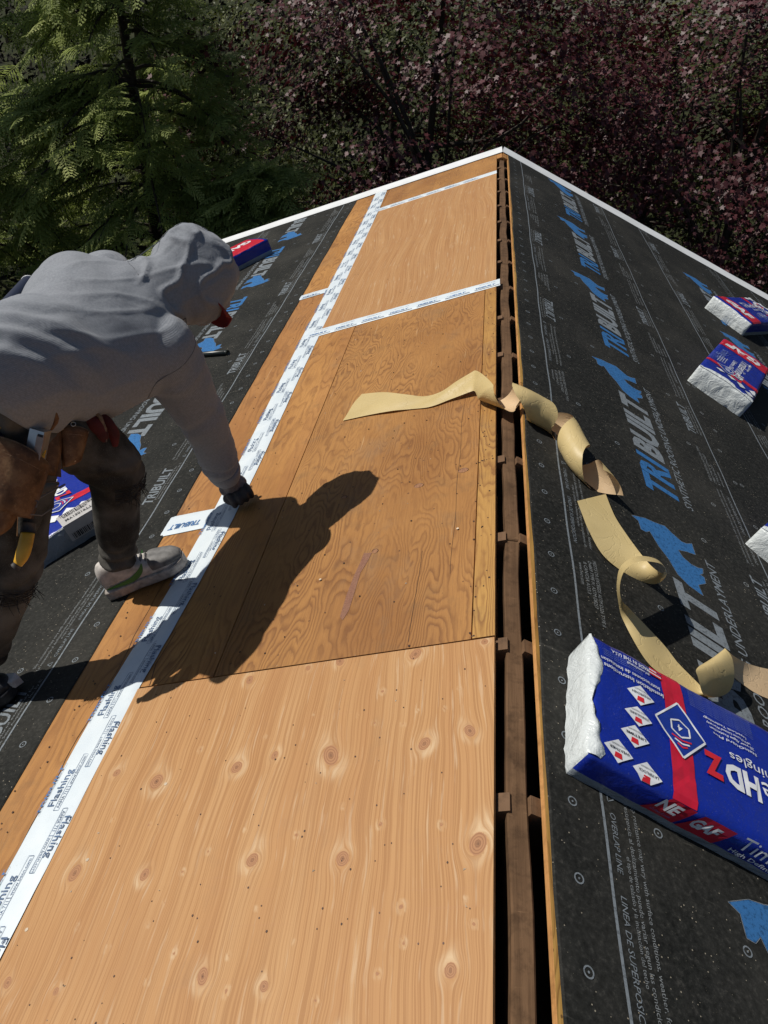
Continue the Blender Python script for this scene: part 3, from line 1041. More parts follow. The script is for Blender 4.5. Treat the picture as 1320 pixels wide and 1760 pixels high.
n.t.links.new(ms.outputs[0], n.t.nodes['Material Output'].inputs[0])


def catmull(P, n):
    P = np.array(P, float); out = []
    Q = np.concatenate([[2 * P[0] - P[1]], P, [2 * P[-1] - P[-2]]])
    for i in range(len(P) - 1):
        p0, p1, p2, p3 = Q[i:i + 4]
        for k in range(n):
            t = k / n
            out.append(.5 * ((2 * p1) + (-p0 + p2) * t + (2 * p0 - 5 * p1 + 4 * p2 - p3) * t * t + (-p0 + 3 * p1 - 3 * p2 + p3) * t ** 3))
    out.append(P[-1])
    return np.array(out)


def paper(rows, label, flip=False):
    rows = np.array(rows)           # (n, m, 3)
    nn, m, _ = rows.shape
    F = []
    for i in range(nn - 1):
        for j in range(m - 1):
            k = i * m + j
            q = (k, k + 1, k + m + 1, k + m)
            F.append(q[::-1] if flip else q)
    me = mesh(rows.reshape(-1, 3), F, True)
    o = obj('paper_strip', me, None, None, M['paper'])
    tag(o, label, 'paper strip', 'release paper strips on the roof')
    return o


def rows_from_edges(A, B, sub, m=7, bow=None):
    A = catmull(A, sub); B = catmull(B, sub)
    t = np.linspace(0, 1, m)[None, :, None]
    R_ = A[:, None, :] * (1 - t) + B[:, None, :] * t
    return R_


# strip one: flat part on the wood, then a helix down the right slope
A = [onl(622, 677, .010), onl(660, 674, .022), onl(699, 678, .020), onl(730, 681, .010), onl(758, 673, .014), onl(785, 655, .034), onl(815, 637, .055)]
B = [onl(589, 723, .004), onl(635, 713, .006), onl(675, 706, .010), onl(708, 703, .0045), onl(740, 699, .006), onl(775, 686, .010), onl(812, 672, .022)]
R1 = rows_from_edges(A, B, 8, 9)
# shallow creases
for i in range(R1.shape[0]):
    for j in range(9):
        R1[i, j] += NL * (.0035 * math.sin(i * .33 + j * .6) * math.sin(PI * j / 8) + .004 * math.sin(PI * j / 8))


def helix(axis, r, alpha, phi0, L, w, n=120, m=9, hand=1, up=None, rfun=None):
    ax = catmull(axis, 24)
    seg = np.linalg.norm(np.diff(ax, axis=0), axis=1); cum = np.concatenate([[0], np.cumsum(seg)])
    rows = []
    ca, sa = math.cos(alpha), math.sin(alpha)
    for i in range(n + 1):
        l = L * i / n
        row_ = []
        for j in range(m):
            t = w * (j / (m - 1) - .5)
            z = l * sa + t * ca * hand
            ph = phi0 + hand * (l * ca - t * sa * hand) / r
            zz = min(max(z, 0), cum[-1] - 1e-4)
            k = int(np.searchsorted(cum, zz, side='right') - 1); k = min(k, len(ax) - 2)
            fr = (zz - cum[k]) / seg[k]
            p = ax[k] * (1 - fr) + ax[k + 1] * fr
            d = (ax[min(k + 3, len(ax) - 1)] - ax[max(k - 2, 0)]); d /= np.linalg.norm(d)
            p = p + d * (z - zz)
            e1 = np.cross(d, NR); e1 /= np.linalg.norm(e1); e2 = np.cross(e1, d)
            rr = r if rfun is None else r * rfun(z / cum[-1])
            row_.append(p + rr * (math.cos(ph) * e1 + math.sin(ph) * e2))
        rows.append(row_)
    return np.array(rows)


r_ = .045
axp = [onl(838, 668, .05), onr(885, 685, .048), onr(925, 705, .048), onr(965, 730, .048), onr(985, 765, .048), onr(1003, 795, .048), onr(1036, 830, .042), onr(1062, 862, .034)]
L_ax = sum(np.linalg.norm(np.array(axp[i + 1]) - np.array(axp[i])) for i in range(len(axp) - 1))
AL = math.radians(40)
H1 = helix(axp, r_, AL, math.radians(30), (L_ax - .05) / math.sin(AL), .118, 150, 9, -1, rfun=lambda q: 1.05 - .25 * max(0, q - .7) / .3)
k0 = 8
a_end, h_st = R1[-1], H1[k0]
if np.linalg.norm(a_end[0] - h_st[0]) + np.linalg.norm(a_end[-1] - h_st[-1]) > np.linalg.norm(a_end[0] - h_st[-1]) + np.linalg.norm(a_end[-1] - h_st[0]):
    H1 = H1[:, ::-1]
bridge = []
d0 = (R1[-1] - R1[-4]) * 1.6; d1 = (H1[k0 + 3] - H1[k0]) * 1.6
for q in np.linspace(0, 1, 12)[1:-1]:
    h00, h10, h01, h11 = 2 * q ** 3 - 3 * q * q + 1, q ** 3 - 2 * q * q + q, -2 * q ** 3 + 3 * q * q, q ** 3 - q * q
    bridge.append(h00 * R1[-1] + h10 * d0 + h01 * H1[k0] + h11 * d1)
paper(np.concatenate([R1, np.array(bridge), H1[k0:]]), 'long tan paper strip lying across the ridge gap and coiling down the right slope')

A = [onr(992, 861, .012), onr(1001, 885, .014), onr(1012, 912, .016), onr(1034, 951, .012), onr(1064, 978, .006), onr(1102, 999, .004), onr(1130, 1003, .020), onr(1146, 985, .055), onr(1130, 962, .088), onr(1096, 956, .105),
     onr(1068, 972, .100), onr(1060, 1002, .075), onr(1063, 1036, .040), onr(1072, 1068, .016), onr(1111, 1136, .008), onr(1150, 1167, .006), onr(1190, 1192, .008)]
B = [onr(1041, 849, .018), onr(1050, 872, .024), onr(1060, 893, .028), onr(1080, 923, .036), onr(1104, 955, .045), onr(1122, 975, .060), onr(1138, 985, .085), onr(1143, 978, .110), onr(1133, 968, .135), onr(1100, 965, .150),
     onr(1076, 978, .145), onr(1066, 1002, .120), onr(1068, 1030, .085), onr(1086, 1050, .050), onr(1139, 1106, .018), onr(1166, 1140, .014), onr(1205, 1180, .020)]
A2 = [onr(1225, 1199, .012), onr(1252, 1190, .022), onr(1262, 1165, .060), onr(1258, 1130, .085), onr(1246, 1114, .085), onr(1262, 1128, .05), onr(1290, 1142, .022), onr(1330, 1152, .016), onr(1420, 1170, .016)]
B2 = [onr(1212, 1196, .045), onr(1206, 1188, .070), onr(1200, 1165, .085), onr(1197, 1150, .085), onr(1215, 1140, .05), onr(1245, 1150, .02), onr(1275, 1175, .006), onr(1318, 1200, .005), onr(1415, 1230, .005)]
R2 = rows_from_edges(A + A2, B + B2, 9, 7)
paper(R2, 'second tan paper strip with square cut end and upright loop beside the big bundle', True)

# ================================================================== SHINGLE BUNDLES
M['film_blue'] = mat_film('blue_wrapper_film', (.006, .022, .27), .30, .45)
M['film_white'] = mat_film('white_wrapper_film', (.60, .64, .64), .30, 1.0, .05)
M['film_grey'] = mat_film('clear_grey_wrapper', (.24, .27, .30), .25, .9, .1)
M['film_red'] = plain('red_wrapper_print', (.52, .012, .035), .35, var=.1)
M['ink_white'] = plain('white_wrapper_print', (.72, .74, .76), .4, var=.08)
M['ink_pale'] = plain('pale_wrapper_print', (.14, .19, .47), .4, var=.12)
M['ink_red'] = plain('red_wrapper_letter', (.60, .02, .03), .4, var=.08)
M['ink_black'] = plain('black_label_print', (.015, .015, .02), .5, var=.1)
M['ink_navy'] = plain('navy_label_print', (.02, .03, .15), .45, var=.1)
M['ink_blue'] = plain('blue_emblem_field', (.010, .035, .27), .4, var=.1)
M['shingle_edge'] = plain('shingle_layers', (.16, .17, .18), .8, var=.4, scale=120, bump=.6)


def bundle(origin, xdir, side, label, LN=1.0, WD=.34, TK=.092, seed=0, hx=.004, style='full', lead='white', band=.18, along=False, h0=.0048):
    """wrapped shingle bundle; origin and xdir in the slope's own plane; local X = length from the labelled end"""
    xd = np.array(xdir, float); xd /= np.linalg.norm(xd)
    yd = np.array([-xd[1], xd[0]])
    MM = ML if side == 'L' else MR
    lm = Matrix([[xd[0], yd[0], 0, origin[0]], [xd[1], yd[1], 0, origin[1]], [0, 0, 1, h0], [0, 0, 0, 1]])
    W_ = MM @ lm
    root = bpy.data.objects.new('shingle_bundle', None); COL.objects.link(root)
    root.matrix_basis = W_
    tag(root, label, 'shingle bundle', 'wrapped shingle bundles on the roof')

    def nz(x, y, z, s): return noise.noise(Vector((x * s + seed * 3.1, y * s, z * s + seed)))

    def sag(x, y):
        return .004 * nz(x, y, 0, 4)

    def top(x, y, e=0.0):
        ed = min(x, LN - x, y, WD - y)
        rnd_ = .006 * (1 - min(1, max(0, ed) / .014)) ** 2
        cr = .0022 * nz(x, y, 0, 15) + .0012 * nz(x * 1.3, y * .7, 2, 42) + .0034 * abs(nz(x * .6, y * 1.6, 5, 9)) - .0022 * max(0, 1 - 9 * abs(nz(x * .9, y * .8, 7, 6)))
        bell = .006 * math.sin(PI * min(max(y / WD, 0), 1)) * 1
        return np.array([x, y, TK + cr - rnd_ + bell + sag(x, y) + e])

    def sidep(x, z, e=0.0):       # near long side, y = 0
        cr = .0025 * nz(x, 0, z, 14) + .0018 * nz(x, 1, z, 40)
        return np.array([x, -e + cr - .004 * math.sin(PI * min(1, max(0, z / TK))), z])
    nx, ny, nzz = int(LN / .014), int(WD / .014), 7
    xs = np.linspace(0, LN, nx + 1); ys = np.linspace(0, WD, ny + 1); zs = np.linspace(0, 1, nzz + 1)
    mb = MB()
    V, F, MI = [], [], []

    def grid(fn, a, b, flip, mfn):
        o = len(V)
        for q in b:
            for p in a: V.append(tuple(fn(p, q)))
        na = len(a)
        for j in range(len(b) - 1):
            for i in range(na - 1):
                k = o + j * na + i
                r = (k, k + 1, k + na + 1, k + na)
                F.append(r[::-1] if flip else r); MI.append(mfn((a[i] + a[i + 1]) / 2, (b[j] + b[j + 1]) / 2))
    wall = lambda z: z
    grid(lambda x, y: top(x, y), xs, ys, False, lambda x, y: 0)

    def s0(x, q):
        t = top(x, 0); z = q * t[2]; p = sidep(x, z)
        k = min(1, (1 - q) * 6) * min(1, min(x, LN - x) / .02)
        return (x, p[1] * k, z)

    def s1(x, q):
        t = top(x, WD); z = q * t[2]
        k = min(1, (1 - q) * 6) * min(1, min(x, LN - x) / .02)
        return (x, WD + k * (.002 * nz(x, 3, z, 14)), z)

    def e0(y, q):
        t = top(0, y); z = q * t[2]
        k = min(1, (1 - q) * 6) * min(1, min(y, WD - y) / .02)
        rid = 1 - abs(nz(2, y * 1.2, z * .6, 16)) * 2.2
        rid2 = 1 - abs(nz(5, y * .6, z * 2.4, 30)) * 2.2
        return (-k * (.002 * math.sin(PI * q) + .005 * max(0, rid) + .004 * max(0, rid2)), y, z)

    def e1(y, q):
        t = top(LN, y); z = q * t[2]
        k = min(1, (1 - q) * 6) * min(1, min(y, WD - y) / .02)
        return (LN + k * (.009 * math.sin(PI * q) + .007 * nz(6, y, z * 1.5, 22)), y, z)
    low = lambda x, q: 1 if q < .24 else 0
    grid(s0, xs, zs, False, low)
    grid(s1, xs, zs, True, low)
    grid(e0, ys, zs, True, lambda y, q: 2)
    grid(e1, ys, zs, False, lambda y, q: 2)
    me = mesh(V, F, True, [M['film_blue'], M['film_grey'], M['film_grey'] if lead == 'grey' else M['film_white']], MI)
    bm = bmesh.new(); bm.from_mesh(me); bmesh.ops.remove_doubles(bm, verts=bm.verts, dist=.0008); bm.to_mesh(me); bm.free()
    wrap = obj('wrapper', me, root, 'local')
    T = lambda e: (lambda a, b: top(min(max(a, 0.001), LN - .001), min(max(b, 0.001), WD - .001), e))
    S = lambda e: (lambda a, b: sidep(a, b, e + .0012))

    def sub(pr, nm, mat):
        if pr.v: obj(nm, mesh(pr.v, pr.f, False), root, 'local', mat)
    # crumpled end flap folding over the top
    fl = Print(T(.0022))
    stepn = 26
    edge = [.015 + .011 * noise.noise(Vector((k * .45, seed, 0))) + .012 * math.sin(k * .37 + seed) for k in range(stepn + 1)]
    o = 0
    v = []; f = []
    for k in range(stepn + 1):
        y = WD * k / stepn
        for q in range(5):
            x = edge[k] * q / 4
            p = top(max(x, .0008), min(max(y, .0012), WD - .0012), .0012 + .0035 * math.sin(PI * q / 4) * (1 + 1.4 * noise.noise(Vector((k * 1.7, q, seed)))))
            if q == 0: p[0] = -.002
            if q == 4: p[2] -= .0004
            v.append(tuple(p))
    for k in range(stepn):
        for q in range(4):
            a = k * 5 + q; f.append((a, a + 1, a + 6, a + 5))
    obj('end_flap', mesh(v, f, True), root, 'local', M['film_grey'] if lead == 'grey' else M['film_white'])
    red = Print(T(.0016)); wht = Print(T(.0030)); pale = Print(T(.0024)); blk = Print(T(.0044)); rlt = Print(T(.0038)); nvy = Print(T(.0026)); wl = Print(T(.0030)); fil = Print(T(.0036))
    def word(nm, mat, e, tx_, x, y, ang, h, w_=None, bold=0., shear=0., parent=None):
        pr_ = Print(T(e)); pr_.text(tx_, x, y, ang, h, w_, bold, shear)
        obj(nm, mesh(pr_.v, pr_.f), parent or root, 'local', mat)
    # thin red band with the framed diamond
    red.quadgrid((.186, .0), (.240, .0), (.232, WD), (.180, WD), 4, 24)
    sub(red, 'thin_red_band', M['film_red']); red = Print(T(.0016))
    # broad red band at the other end
    red.quadgrid((LN - .03 - band, .0), (LN - .03, .0), (LN - .03, WD), (LN - .03 - band, WD), 12, 24)
    dc = np.array([.212, .175])
    dm = [dc + np.array(p) for p in ((-.062, .002), (.0, -.072), (.062, .002), (.0, .076))]
    bl = Print(T(.0030)); bl.quadgrid(dm[0], dm[1], dm[2], dm[3], 6, 6)
    wht2 = Print(T(.0042))
    wht2.outline([tuple(p) for p in dm], .0045)
    hx_ = [dc + np.array([.026 * math.cos(t), .004 + .024 * math.sin(t)]) for t in np.linspace(PI / 6, 2 * PI + PI / 6, 7)[:-1]]
    wht2.outline([tuple(p) for p in hx_], .004)
    if style == 'full': wht2.text('4', dc[0] + .006, dc[1] + .014, PI, .018, None, .01)
    rl2 = Print(T(.0042))
    for q, pr_ in enumerate((rl2, wht2, rl2)):
        yy = dc[1] - .029 - .009 * q
        pr_.line(dc[0] - .024 + .006 * q, yy + .006, dc[0], yy, .004, 2); pr_.line(dc[0], yy, dc[0] + .024 - .006 * q, yy + .006, .004, 2)
    # four small white diamond badges
    for k, (a, b) in enumerate(((.118, .215), (.108, .150), (.098, .092), (.060, .035), (.125, .018))):
        d_ = [np.array([a, b]) + np.array(p) * .92 for p in ((-.036, .0), (.0, -.030), (.036, .0), (.0, .030))]
        wl = Print(T(.0030)); wl.quadgrid(d_[0], d_[1], d_[2], d_[3], 3, 3)
        bdg = obj('white_badge', mesh(wl.v, wl.f), root, 'local', M['ink_white'])
        wl = Print(T(.0030))
        if style == 'full':
            rq = Print(T(.0038)); rq.quadgrid((a - .010, b - .018), (a + .008, b - .018), (a + .006, b - .006), (a - .008, b - .006), 1, 1)
            obj('badge_mark', mesh(rq.v, rq.f), bdg, 'local', M['ink_red'])
            blk.text(('WINDPROVEN', 'STAINGUARD', 'LIFETIME', 'WEATHER', 'LAYERLOCK')[k], a + .024, b + .004, PI, .0062, .046, .01)
            blk.text('LIMITED WARRANTY', a + .017, b + .014, PI, .004, .034)
            obj('badge_print', mesh(blk.v, blk.f), bdg, 'local', M['ink_black']); blk = Print(T(.0044))
    if style in ('full', 'mid'):
        X0 = .255
        # words run from the far end towards the labelled end (upside down for the camera)
        xs0 = LN - .285
        word('timber_wordmark', M['ink_white'], .003, 'Timberline', xs0, .155, PI, .058, .31)
        word('bold_letters', M['ink_white'], .003, 'HD', xs0 - .315, .155, PI, .058, .085, .045)
        word('red_letter', M['ink_red'], .0038, 'Z', xs0 - .405, .155, PI, .058, .045, .05)
        word('shingles_wordmark', M['ink_white'], .003, 'Lifetime Shingles', xs0 - .12, .192, PI, .025, .26)
        wht.text('High Definition', xs0, .105, PI, .014, .15, .0) if style == 'mid' else None
        for q, tx_ in enumerate(('StainGuard Plus', '25-year Algae Protection', 'WindProven Limited Warranty', 'LayerLock Technology')):
            wht.text(tx_, X0 + .155 - .006 * q, .225 + .0125 * q, PI, .0068, .11, .01)
        for q in range(9):
            pale.text('Meets ASTM D3462, D7158 Class H, D3161 Class F, installation details', X0 + .16, .276 + .0062 * q, PI, .0038, .165)
        word('pale_word', M['ink_pale'], .0024, 'shingles', LN - .30, .275, PI, .055, .24)
        if style == 'full':
            word('install_heading', M['ink_white'], .003, 'Installation Instructions', .178, .256, PI, .0125, .150, .012)
            word('install_heading', M['ink_white'], .003, 'Instrucciones de Instalacion', .172, .275, PI, .0115, .150, .010)
            for q in range(4): pale.text('Observe local codes and keep wrapper until installed', .13, .288 + .006 * q, PI, .0042, .10)
            word('origin_line', M['ink_white'], .003, 'MADE IN THE U.S.A.', .150, .318, PI, .0105, .10, .012)
            wht.text('gaf.com/install', .150, .303, PI, .0075, .06, .01)
            # little flag
            wfl = Print(T(.0030))
            for q in range(5): (rlt if q % 2 == 0 else wfl).quadgrid((.150, .306 + .0044 * q), (.181, .304 + .0044 * q), (.181, .3084 + .0044 * q), (.150, .3104 + .0044 * q), 1, 1)
            sub(wfl, 'flag_white_stripes', M['ink_white'])
            fil.quadgrid((.169, .316), (.181, .315), (.181, .327), (.169, .328), 1, 1)
    # maker's letters on the broad band, running across the bundle
    if along: word('maker_letters', M['ink_white'], .003, 'GAF', LN - .06, .23, PI, .10, .24, .055, .12)
    else: word('maker_letters', M['ink_white'], .003, 'GAF', LN - .075, .055, PI / 2, .095, .23, .055, .12)
    sub(red, 'broad_red_band', M['film_red']); sub(bl, 'emblem_field', M['ink_blue']); sub(wht, 'white_lettering', M['ink_white'])
    sub(wht2, 'emblem_outline', M['ink_white']); sub(rl2, 'emblem_stripes', M['ink_red']); sub(pale, 'pale_lettering', M['ink_pale']); sub(blk, 'black_lettering', M['ink_black'])
    sub(rlt, 'flag_red_stripes', M['ink_red']); sub(fil, 'flag_canton', M['ink_navy'])
    if style == 'full':
        r2 = Print(S(.0006)); w2 = Print(S(.0016)); p2 = Print(S(.0016))
        zt = TK * .97; zb = TK * .27
        r2.quadgrid((.150, zb), (.222, zb), (.240, zt), (.186, zt), 4, 3)
        sub(r2, 'side_red_band', M['film_red']); r2 = Print(S(.0006))
        r2.quadgrid((.228, zb), (.312, zb), (.330, zt), (.258, zt), 4, 3)
        w2.text('NE', .168, zb + .022, 0, .026, .050, .04, .3); sub(w2, 'side_lettering', M['ink_white']); w2 = Print(S(.0016))
        p2.text('Color Code', .166, zb + .008, 0, .006, .045, .0, .2)
        w2.text('GAF', .246, zb + .018, 0, .026, .062, .05, .3); sub(w2, 'side_lettering', M['ink_white']); w2 = Print(S(.0016))
        w2.text('Timberline', .350, zb + .024, 0, .036, .200, .0, 0); sub(w2, 'side_lettering', M['ink_white']); w2 = Print(S(.0016))
        w2.text('HDZ', .56, zb + .024, 0, .036, .09, .04)
        w2.text('High Definition', .345, zb + .006, 0, .011, .125, .012)
        sub(r2, 'side_red_band', M['film_red']); sub(w2, 'side_lettering', M['ink_white']); sub(p2, 'side_fine_print', M['ink_pale'])
    return root, top, T


X1 = (.9927, -.1205)
bundle((.097, .912), X1, 'R', 'large blue shingle bundle with torn white end lying nearest on the right slope', seed=1, WD=.340, TK=.078)
bundle((1.322, 3.47), (.44, .90), 'R', 'blue shingle bundle with white end facing us in the middle of the right slope', seed=2, LN=.86, WD=.31, TK=.098, style='mid')
# third one is turned round: its GAF end faces us
e = np.array([1.884, 5.159]); xd = np.array([-.66, -.75]); xd /= np.linalg.norm(xd)
p0 = onr(1210, 530, 0); p1 = onr(1275, 578, 0)
q0 = np.array([p0[0] / CT, p0[1]]); q1 = np.array([p1[0] / CT, p1[1]])
wd = q1 - q0; WDL = np.linalg.norm(wd); wd /= WDL
xd3 = np.array([wd[1], -wd[0]])          # points towards us, from the far end to the near end
if xd3[1] > 0: xd3 = -xd3
yd3 = np.array([-xd3[1], xd3[0]])
near_c = q0 if np.dot(q1 - q0, yd3) > 0 else q1
bundle(tuple(near_c - xd3 * .80), tuple(xd3), 'R', 'farthest blue shingle bundle on the right slope with red band towards us', seed=3, LN=.80, WD=WDL, TK=.10, style='mid')
# partly seen at the right edge of the picture
p0 = onr(1290, 930, 0); q0 = np.array([p0[0] / CT, p0[1]])
bundle((q0[0] + .20, q0[1] - .24), (.62, .78), 'R', 'bundle at the right edge of the picture of which only a crumpled white corner shows', seed=4, LN=.95, WD=.31, TK=.09, style='plain')
# left slope
bundle((-1.505, 2.177), (-.70, .714), 'L', 'blue bundle with barcode label on its grey end behind the worker legs', seed=5, WD=.39, TK=.085, style='mid', lead='grey')
bundle((-2.59, 5.22), (.71, .70), 'L', 'red banded bundle by the gable edge behind the worker hood', seed=6, WD=.34, TK=.12, band=.30, along=True, style='plain', lead='grey')
bundle((-2.47, 3.97), (.72, -.69), 'L', 'half hidden grey wrapped bundle with a small blue label under the worker arm', seed=8, LN=.92, WD=.27, TK=.06, style='plain', lead='grey')

# barcode label on the grey end of the bundle behind the legs
lab = [o for o in bpy.data.objects if o.get('label', '').startswith('blue bundle with barcode')][0]
lb = Print(lambda a, b: np.array([-.0135 + .0 * b, a, b])); bk = Print(lambda a, b: np.array([-.0155, a, b]))
# the label folds from the end face onto the top
lt = Print(lambda a, b: np.array([b, a, .0985 + .004 * math.sin(b * 40)])); btp = Print(lambda a, b: np.array([b, a, .1005 + .004 * math.sin(b * 40)]))
y0_, y1_ = .035, .205
lt.quadgrid((y0_, -.012), (y1_, -.012), (y1_, .105), (y0_, .105), 6, 4)
lb.quadgrid((y0_, .03), (y1_, .03), (y1_, .0985), (y0_, .0985), 6, 3)
rr = np.random.default_rng(5)
yy = y0_ + .012
while yy < y1_ - .014:
    w_ = rr.choice([.0016, .003, .0045]);
    btp.quadgrid((yy, .062), (yy + w_, .062), (yy + w_, .098), (yy, .098), 1, 1)
    bk.quadgrid((yy, .034), (yy + w_, .034), (yy + w_, .058), (yy, .058), 1, 1)
    yy += w_ + rr.choice([.0018, .003, .004])
v, f, tw = glyphs('0400180MY', .02, 0, 2); o = len(btp.v)
for aa, bb in v: btp.v.append(tuple(btp.fn(y1_ - .02 - aa * .10 / tw, .056 - bb * .018)))
btp.f += [tuple(q + o for q in r) for r in f]
v, f, tw = glyphs('MY12019TT34', .02, 0, 2); o = len(btp.v)
for aa, bb in v: btp.v.append(tuple(btp.fn(y1_ - .02 - aa * .13 / tw, .024 - bb * .020)))
btp.f += [tuple(q + o for q in r) for r in f]
for pr_, nm, mt in ((lb, 'label_lower_half', plain('paper_label', (.42, .41, .40), .6, var=.06)), (lt, 'label_upper_half', plain('paper_label', (.42, .41, .40), .6, var=.06)), (bk, 'barcode', M['ink_black']), (btp, 'barcode_and_numbers', M['ink_black'])):
    obj(nm, mesh(pr_.v, pr_.f), lab, 'local', mt)

# small things on the left slope
p = onl(392, 606, .016); q = onl(330, 611, .016)
mb = MB()
d = (p - q) / np.linalg.norm(p - q)
mb.tube([q, q + d * .02, p - d * .02, p - d * .019, p], [.015, .0165, .0165, .014, .014], 14)
o = obj('sealant_tube', mb.me(True), None, None, plain('black_plastic', (.015, .02, .018), .35)); tag(o, 'black round tube lying on the underlayment below the small blue wolf emblem', 'tube')
p = onl(50, 487, .12); q = onl(-60, 612, .10)
d = (p - q) / np.linalg.norm(p - q)
root = empty('tarp_roll', q, 'navy blue roll with a white rimmed end at the far left edge of the roof', 'roll')
mb = MB()
mb.tube([q, q + d * .3, p - d * .01, p], [.085, .086, .086, .083], 20)
obj('roll_body', mb.me(True), root, None, plain('navy_tarp', (.014, .022, .055), .5))
mb = MB(); a_ = np.cross(d, [0, 0, 1]); a_ /= np.linalg.norm(a_); b_ = np.cross(d, a_)
mb.tube([p + d * .002 + .083 * (math.cos(t) * a_ + math.sin(t) * b_) for t in np.linspace(0, 2 * PI, 25)], .008, 6, cap=False)
obj('end_rim', mb.me(True), root, None, M['ink_white'])

# ================================================================== WORKER
def loft(rings, n=28):
    """rings: (centre, half-width vector, half-depth vector, exponent) -> closed mesh"""
    V, F = [], []
    for (c_, a, b, ex) in rings:
        c_, a, b = np.array(c_, float), np.array(a, float), np.array(b, float)
        for k in range(n):
            t = 2 * PI * k / n
            ct, st = math.cos(t), math.sin(t)
            V.append(c_ + a * math.copysign(abs(ct) ** (2 / ex), ct) + b * math.copysign(abs(st) ** (2 / ex), st))
    m = len(rings)
    for i in range(m - 1):
        for k in range(n):
            F.append((i * n + k, i * n + (k + 1) % n, (i + 1) * n + (k + 1) % n, (i + 1) * n + k))
    F.append(tuple(reversed(range(n)))); F.append(tuple((m - 1) * n + k for k in range(n)))
    return V, F


def resample(rings, k=5):
    C_ = catmull([r[0] for r in rings], k); A_ = catmull([r[1] for r in rings], k); B_ = catmull([r[2] for r in rings], k)
    E_ = catmull([[r[3], 0, 0] for r in rings], k)
    return [(C_[i], A_[i], B_[i], max(1.6, E_[i][0])) for i in range(len(C_))]


def limb(pts, rad, flat=None, k=5):
    """round limb through points, radii may be (width, depth) pairs"""
    pts = [np.array(p, float) for p in pts]
    rings = []
    ref = None
    for i, p in enumerate(pts):
        d = pts[min(i + 1, len(pts) - 1)] - pts[max(0, i - 1)]; d /= np.linalg.norm(d)
        if ref is None:
            ref = np.cross(d, [0, 0, 1.0]) if flat is None else np.array(flat, float)
        a = ref - d * (ref @ d); a /= np.linalg.norm(a); b = np.cross(d, a); ref = a
        r = rad[i]; ra, rb = r if isinstance(r, tuple) else (r, r)
        rings.append((p, a * ra, b * rb, 2))
    return loft(resample(rings, k))


def ball(c_, rx, ry, rz, ax=None):
    """ellipsoid with axes given as vectors"""
    ax = np.eye(3) if ax is None else ax
    rings = []
    for q in np.linspace(-.999, .999, 13):
        s_ = math.sqrt(1 - q * q)
        rings.append((np.array(c_) + ax[2] * rz * q, ax[0] * rx * s_, ax[1] * ry * s_, 2))
    return loft(rings, 24)


def fuse(name, shapes, voxel, smooth_it, mats, parent, disp=None, decimate=None):
    mb = MB()
    for v, f in shapes: mb.add(v, f)
    me = mb.me()
    o = bpy.data.objects.new('tmp', me); COL.objects.link(o)
    bm = bmesh.new(); bm.from_mesh(me); bmesh.ops.recalc_face_normals(bm, faces=bm.faces)
    bm.to_mesh(me); bm.free()
    m = o.modifiers.new('r', 'REMESH'); m.mode = 'VOXEL'; m.voxel_size = voxel; m.adaptivity = 0
    s_ = o.modifiers.new('s', 'SMOOTH'); s_.factor = .5; s_.iterations = smooth_it
    dg = bpy.context.evaluated_depsgraph_get()
    new = bpy.data.meshes.new_from_object(o.evaluated_get(dg), depsgraph=dg)
    bpy.data.objects.remove(o)
    nv = len(new.vertices)
    if disp:
        co = np.empty(nv * 3, np.float32); new.vertices.foreach_get('co', co); co = co.reshape(-1, 3)
        nr = np.empty(nv * 3, np.float32); new.vertex_normals.foreach_get('vector', nr); nr = nr.reshape(-1, 3)
        dv = np.array([disp(p, q) for p, q in zip(co.tolist(), nr.tolist())], np.float32)
        co = co + nr * dv[:, None]
        new.vertices.foreach_set('co', co.ravel())
    new.polygons.foreach_set('use_smooth', [True] * len(new.polygons))
    new.materials.clear()
    new.update()
    return obj(name, new, parent, None, mats)


def V3(x): return Vector(x)


# joints
hand = onl(399, 846, .062); wrist = onl(388, 818, .135)
elbow = at(345, 712, 2.38); rsho = at(280, 604, 2.20); neck = at(262, 505, 2.30); head = at(331, 476, 2.36)
lsho = at(185, 482, 2.46)
pelvis = at(8, 648, 2.06)
lhip = at(92, 712, 2.13); rhip = at(26, 738, 2.06)
lknee = at(196, 806, 2.20); lank = onl(203, 962, .135)
rknee = at(14, 975, 2.16); rank = onl(-28, 1132, .12)
wbase = onl(200, 1000, 0)
person = empty('person', wbase, 'worker in grey hooded sweatshirt and torn black jeans bending over the white tape', 'person')

# materials for clothes
n = N('grey_ribbed_knit')
c = n.coord()
ribc = n.attr('rib')
st = n.math('SINE', n.math('MULTIPLY', ribc, 2 * PI / .0036))
f = n.noise(c, 500, 2); big = n.noise(c, 4, 4)
colr = n.mix(n.ramp(st, [(.0, 0), (1, 1)]), (.235, .252, .280), (.300, .318, .346))
colr = n.mix(n.math('MULTIPLY', f, .3), colr, (.34, .35, .37))
colr = n.mix(n.ramp(big, [(.5, 0), (.8, .2)]), colr, (.22, .21, .20))
wr = n.noise(n.mapping(c, (6, 6, 6)), 3, 4, .6, .6)
heath = n.noise(c, 170, 3, .7)
colr = n.mix(n.ramp(heath, [(.35, .55), (.65, 0)]), colr, (.17, .18, .20))
lint = n.noise(c, 60, 4, .8)
colr = n.mix(n.ramp(lint, [(.66, 0), (.75, .4)]), colr, (.40, .38, .34))
n.bump(n.math('ADD', n.math('MULTIPLY', st, .035), wr), .30, .012)
M['knit'] = n.out(colr, .85, 0, .15, Sheen_Weight=.15)
n = N('washed_black_denim')
c = n.coord()
f = n.noise(c, 420, 3); big = n.noise(c, 8, 5)
cl = n.mix(n.ramp(big, [(.40, 0), (.65, 1)]), (.028, .027, .024), (.125, .118, .105))
cl = n.mix(n.ramp(f, [(.55, 0), (.8, .4)]), cl, (.19, .18, .165))
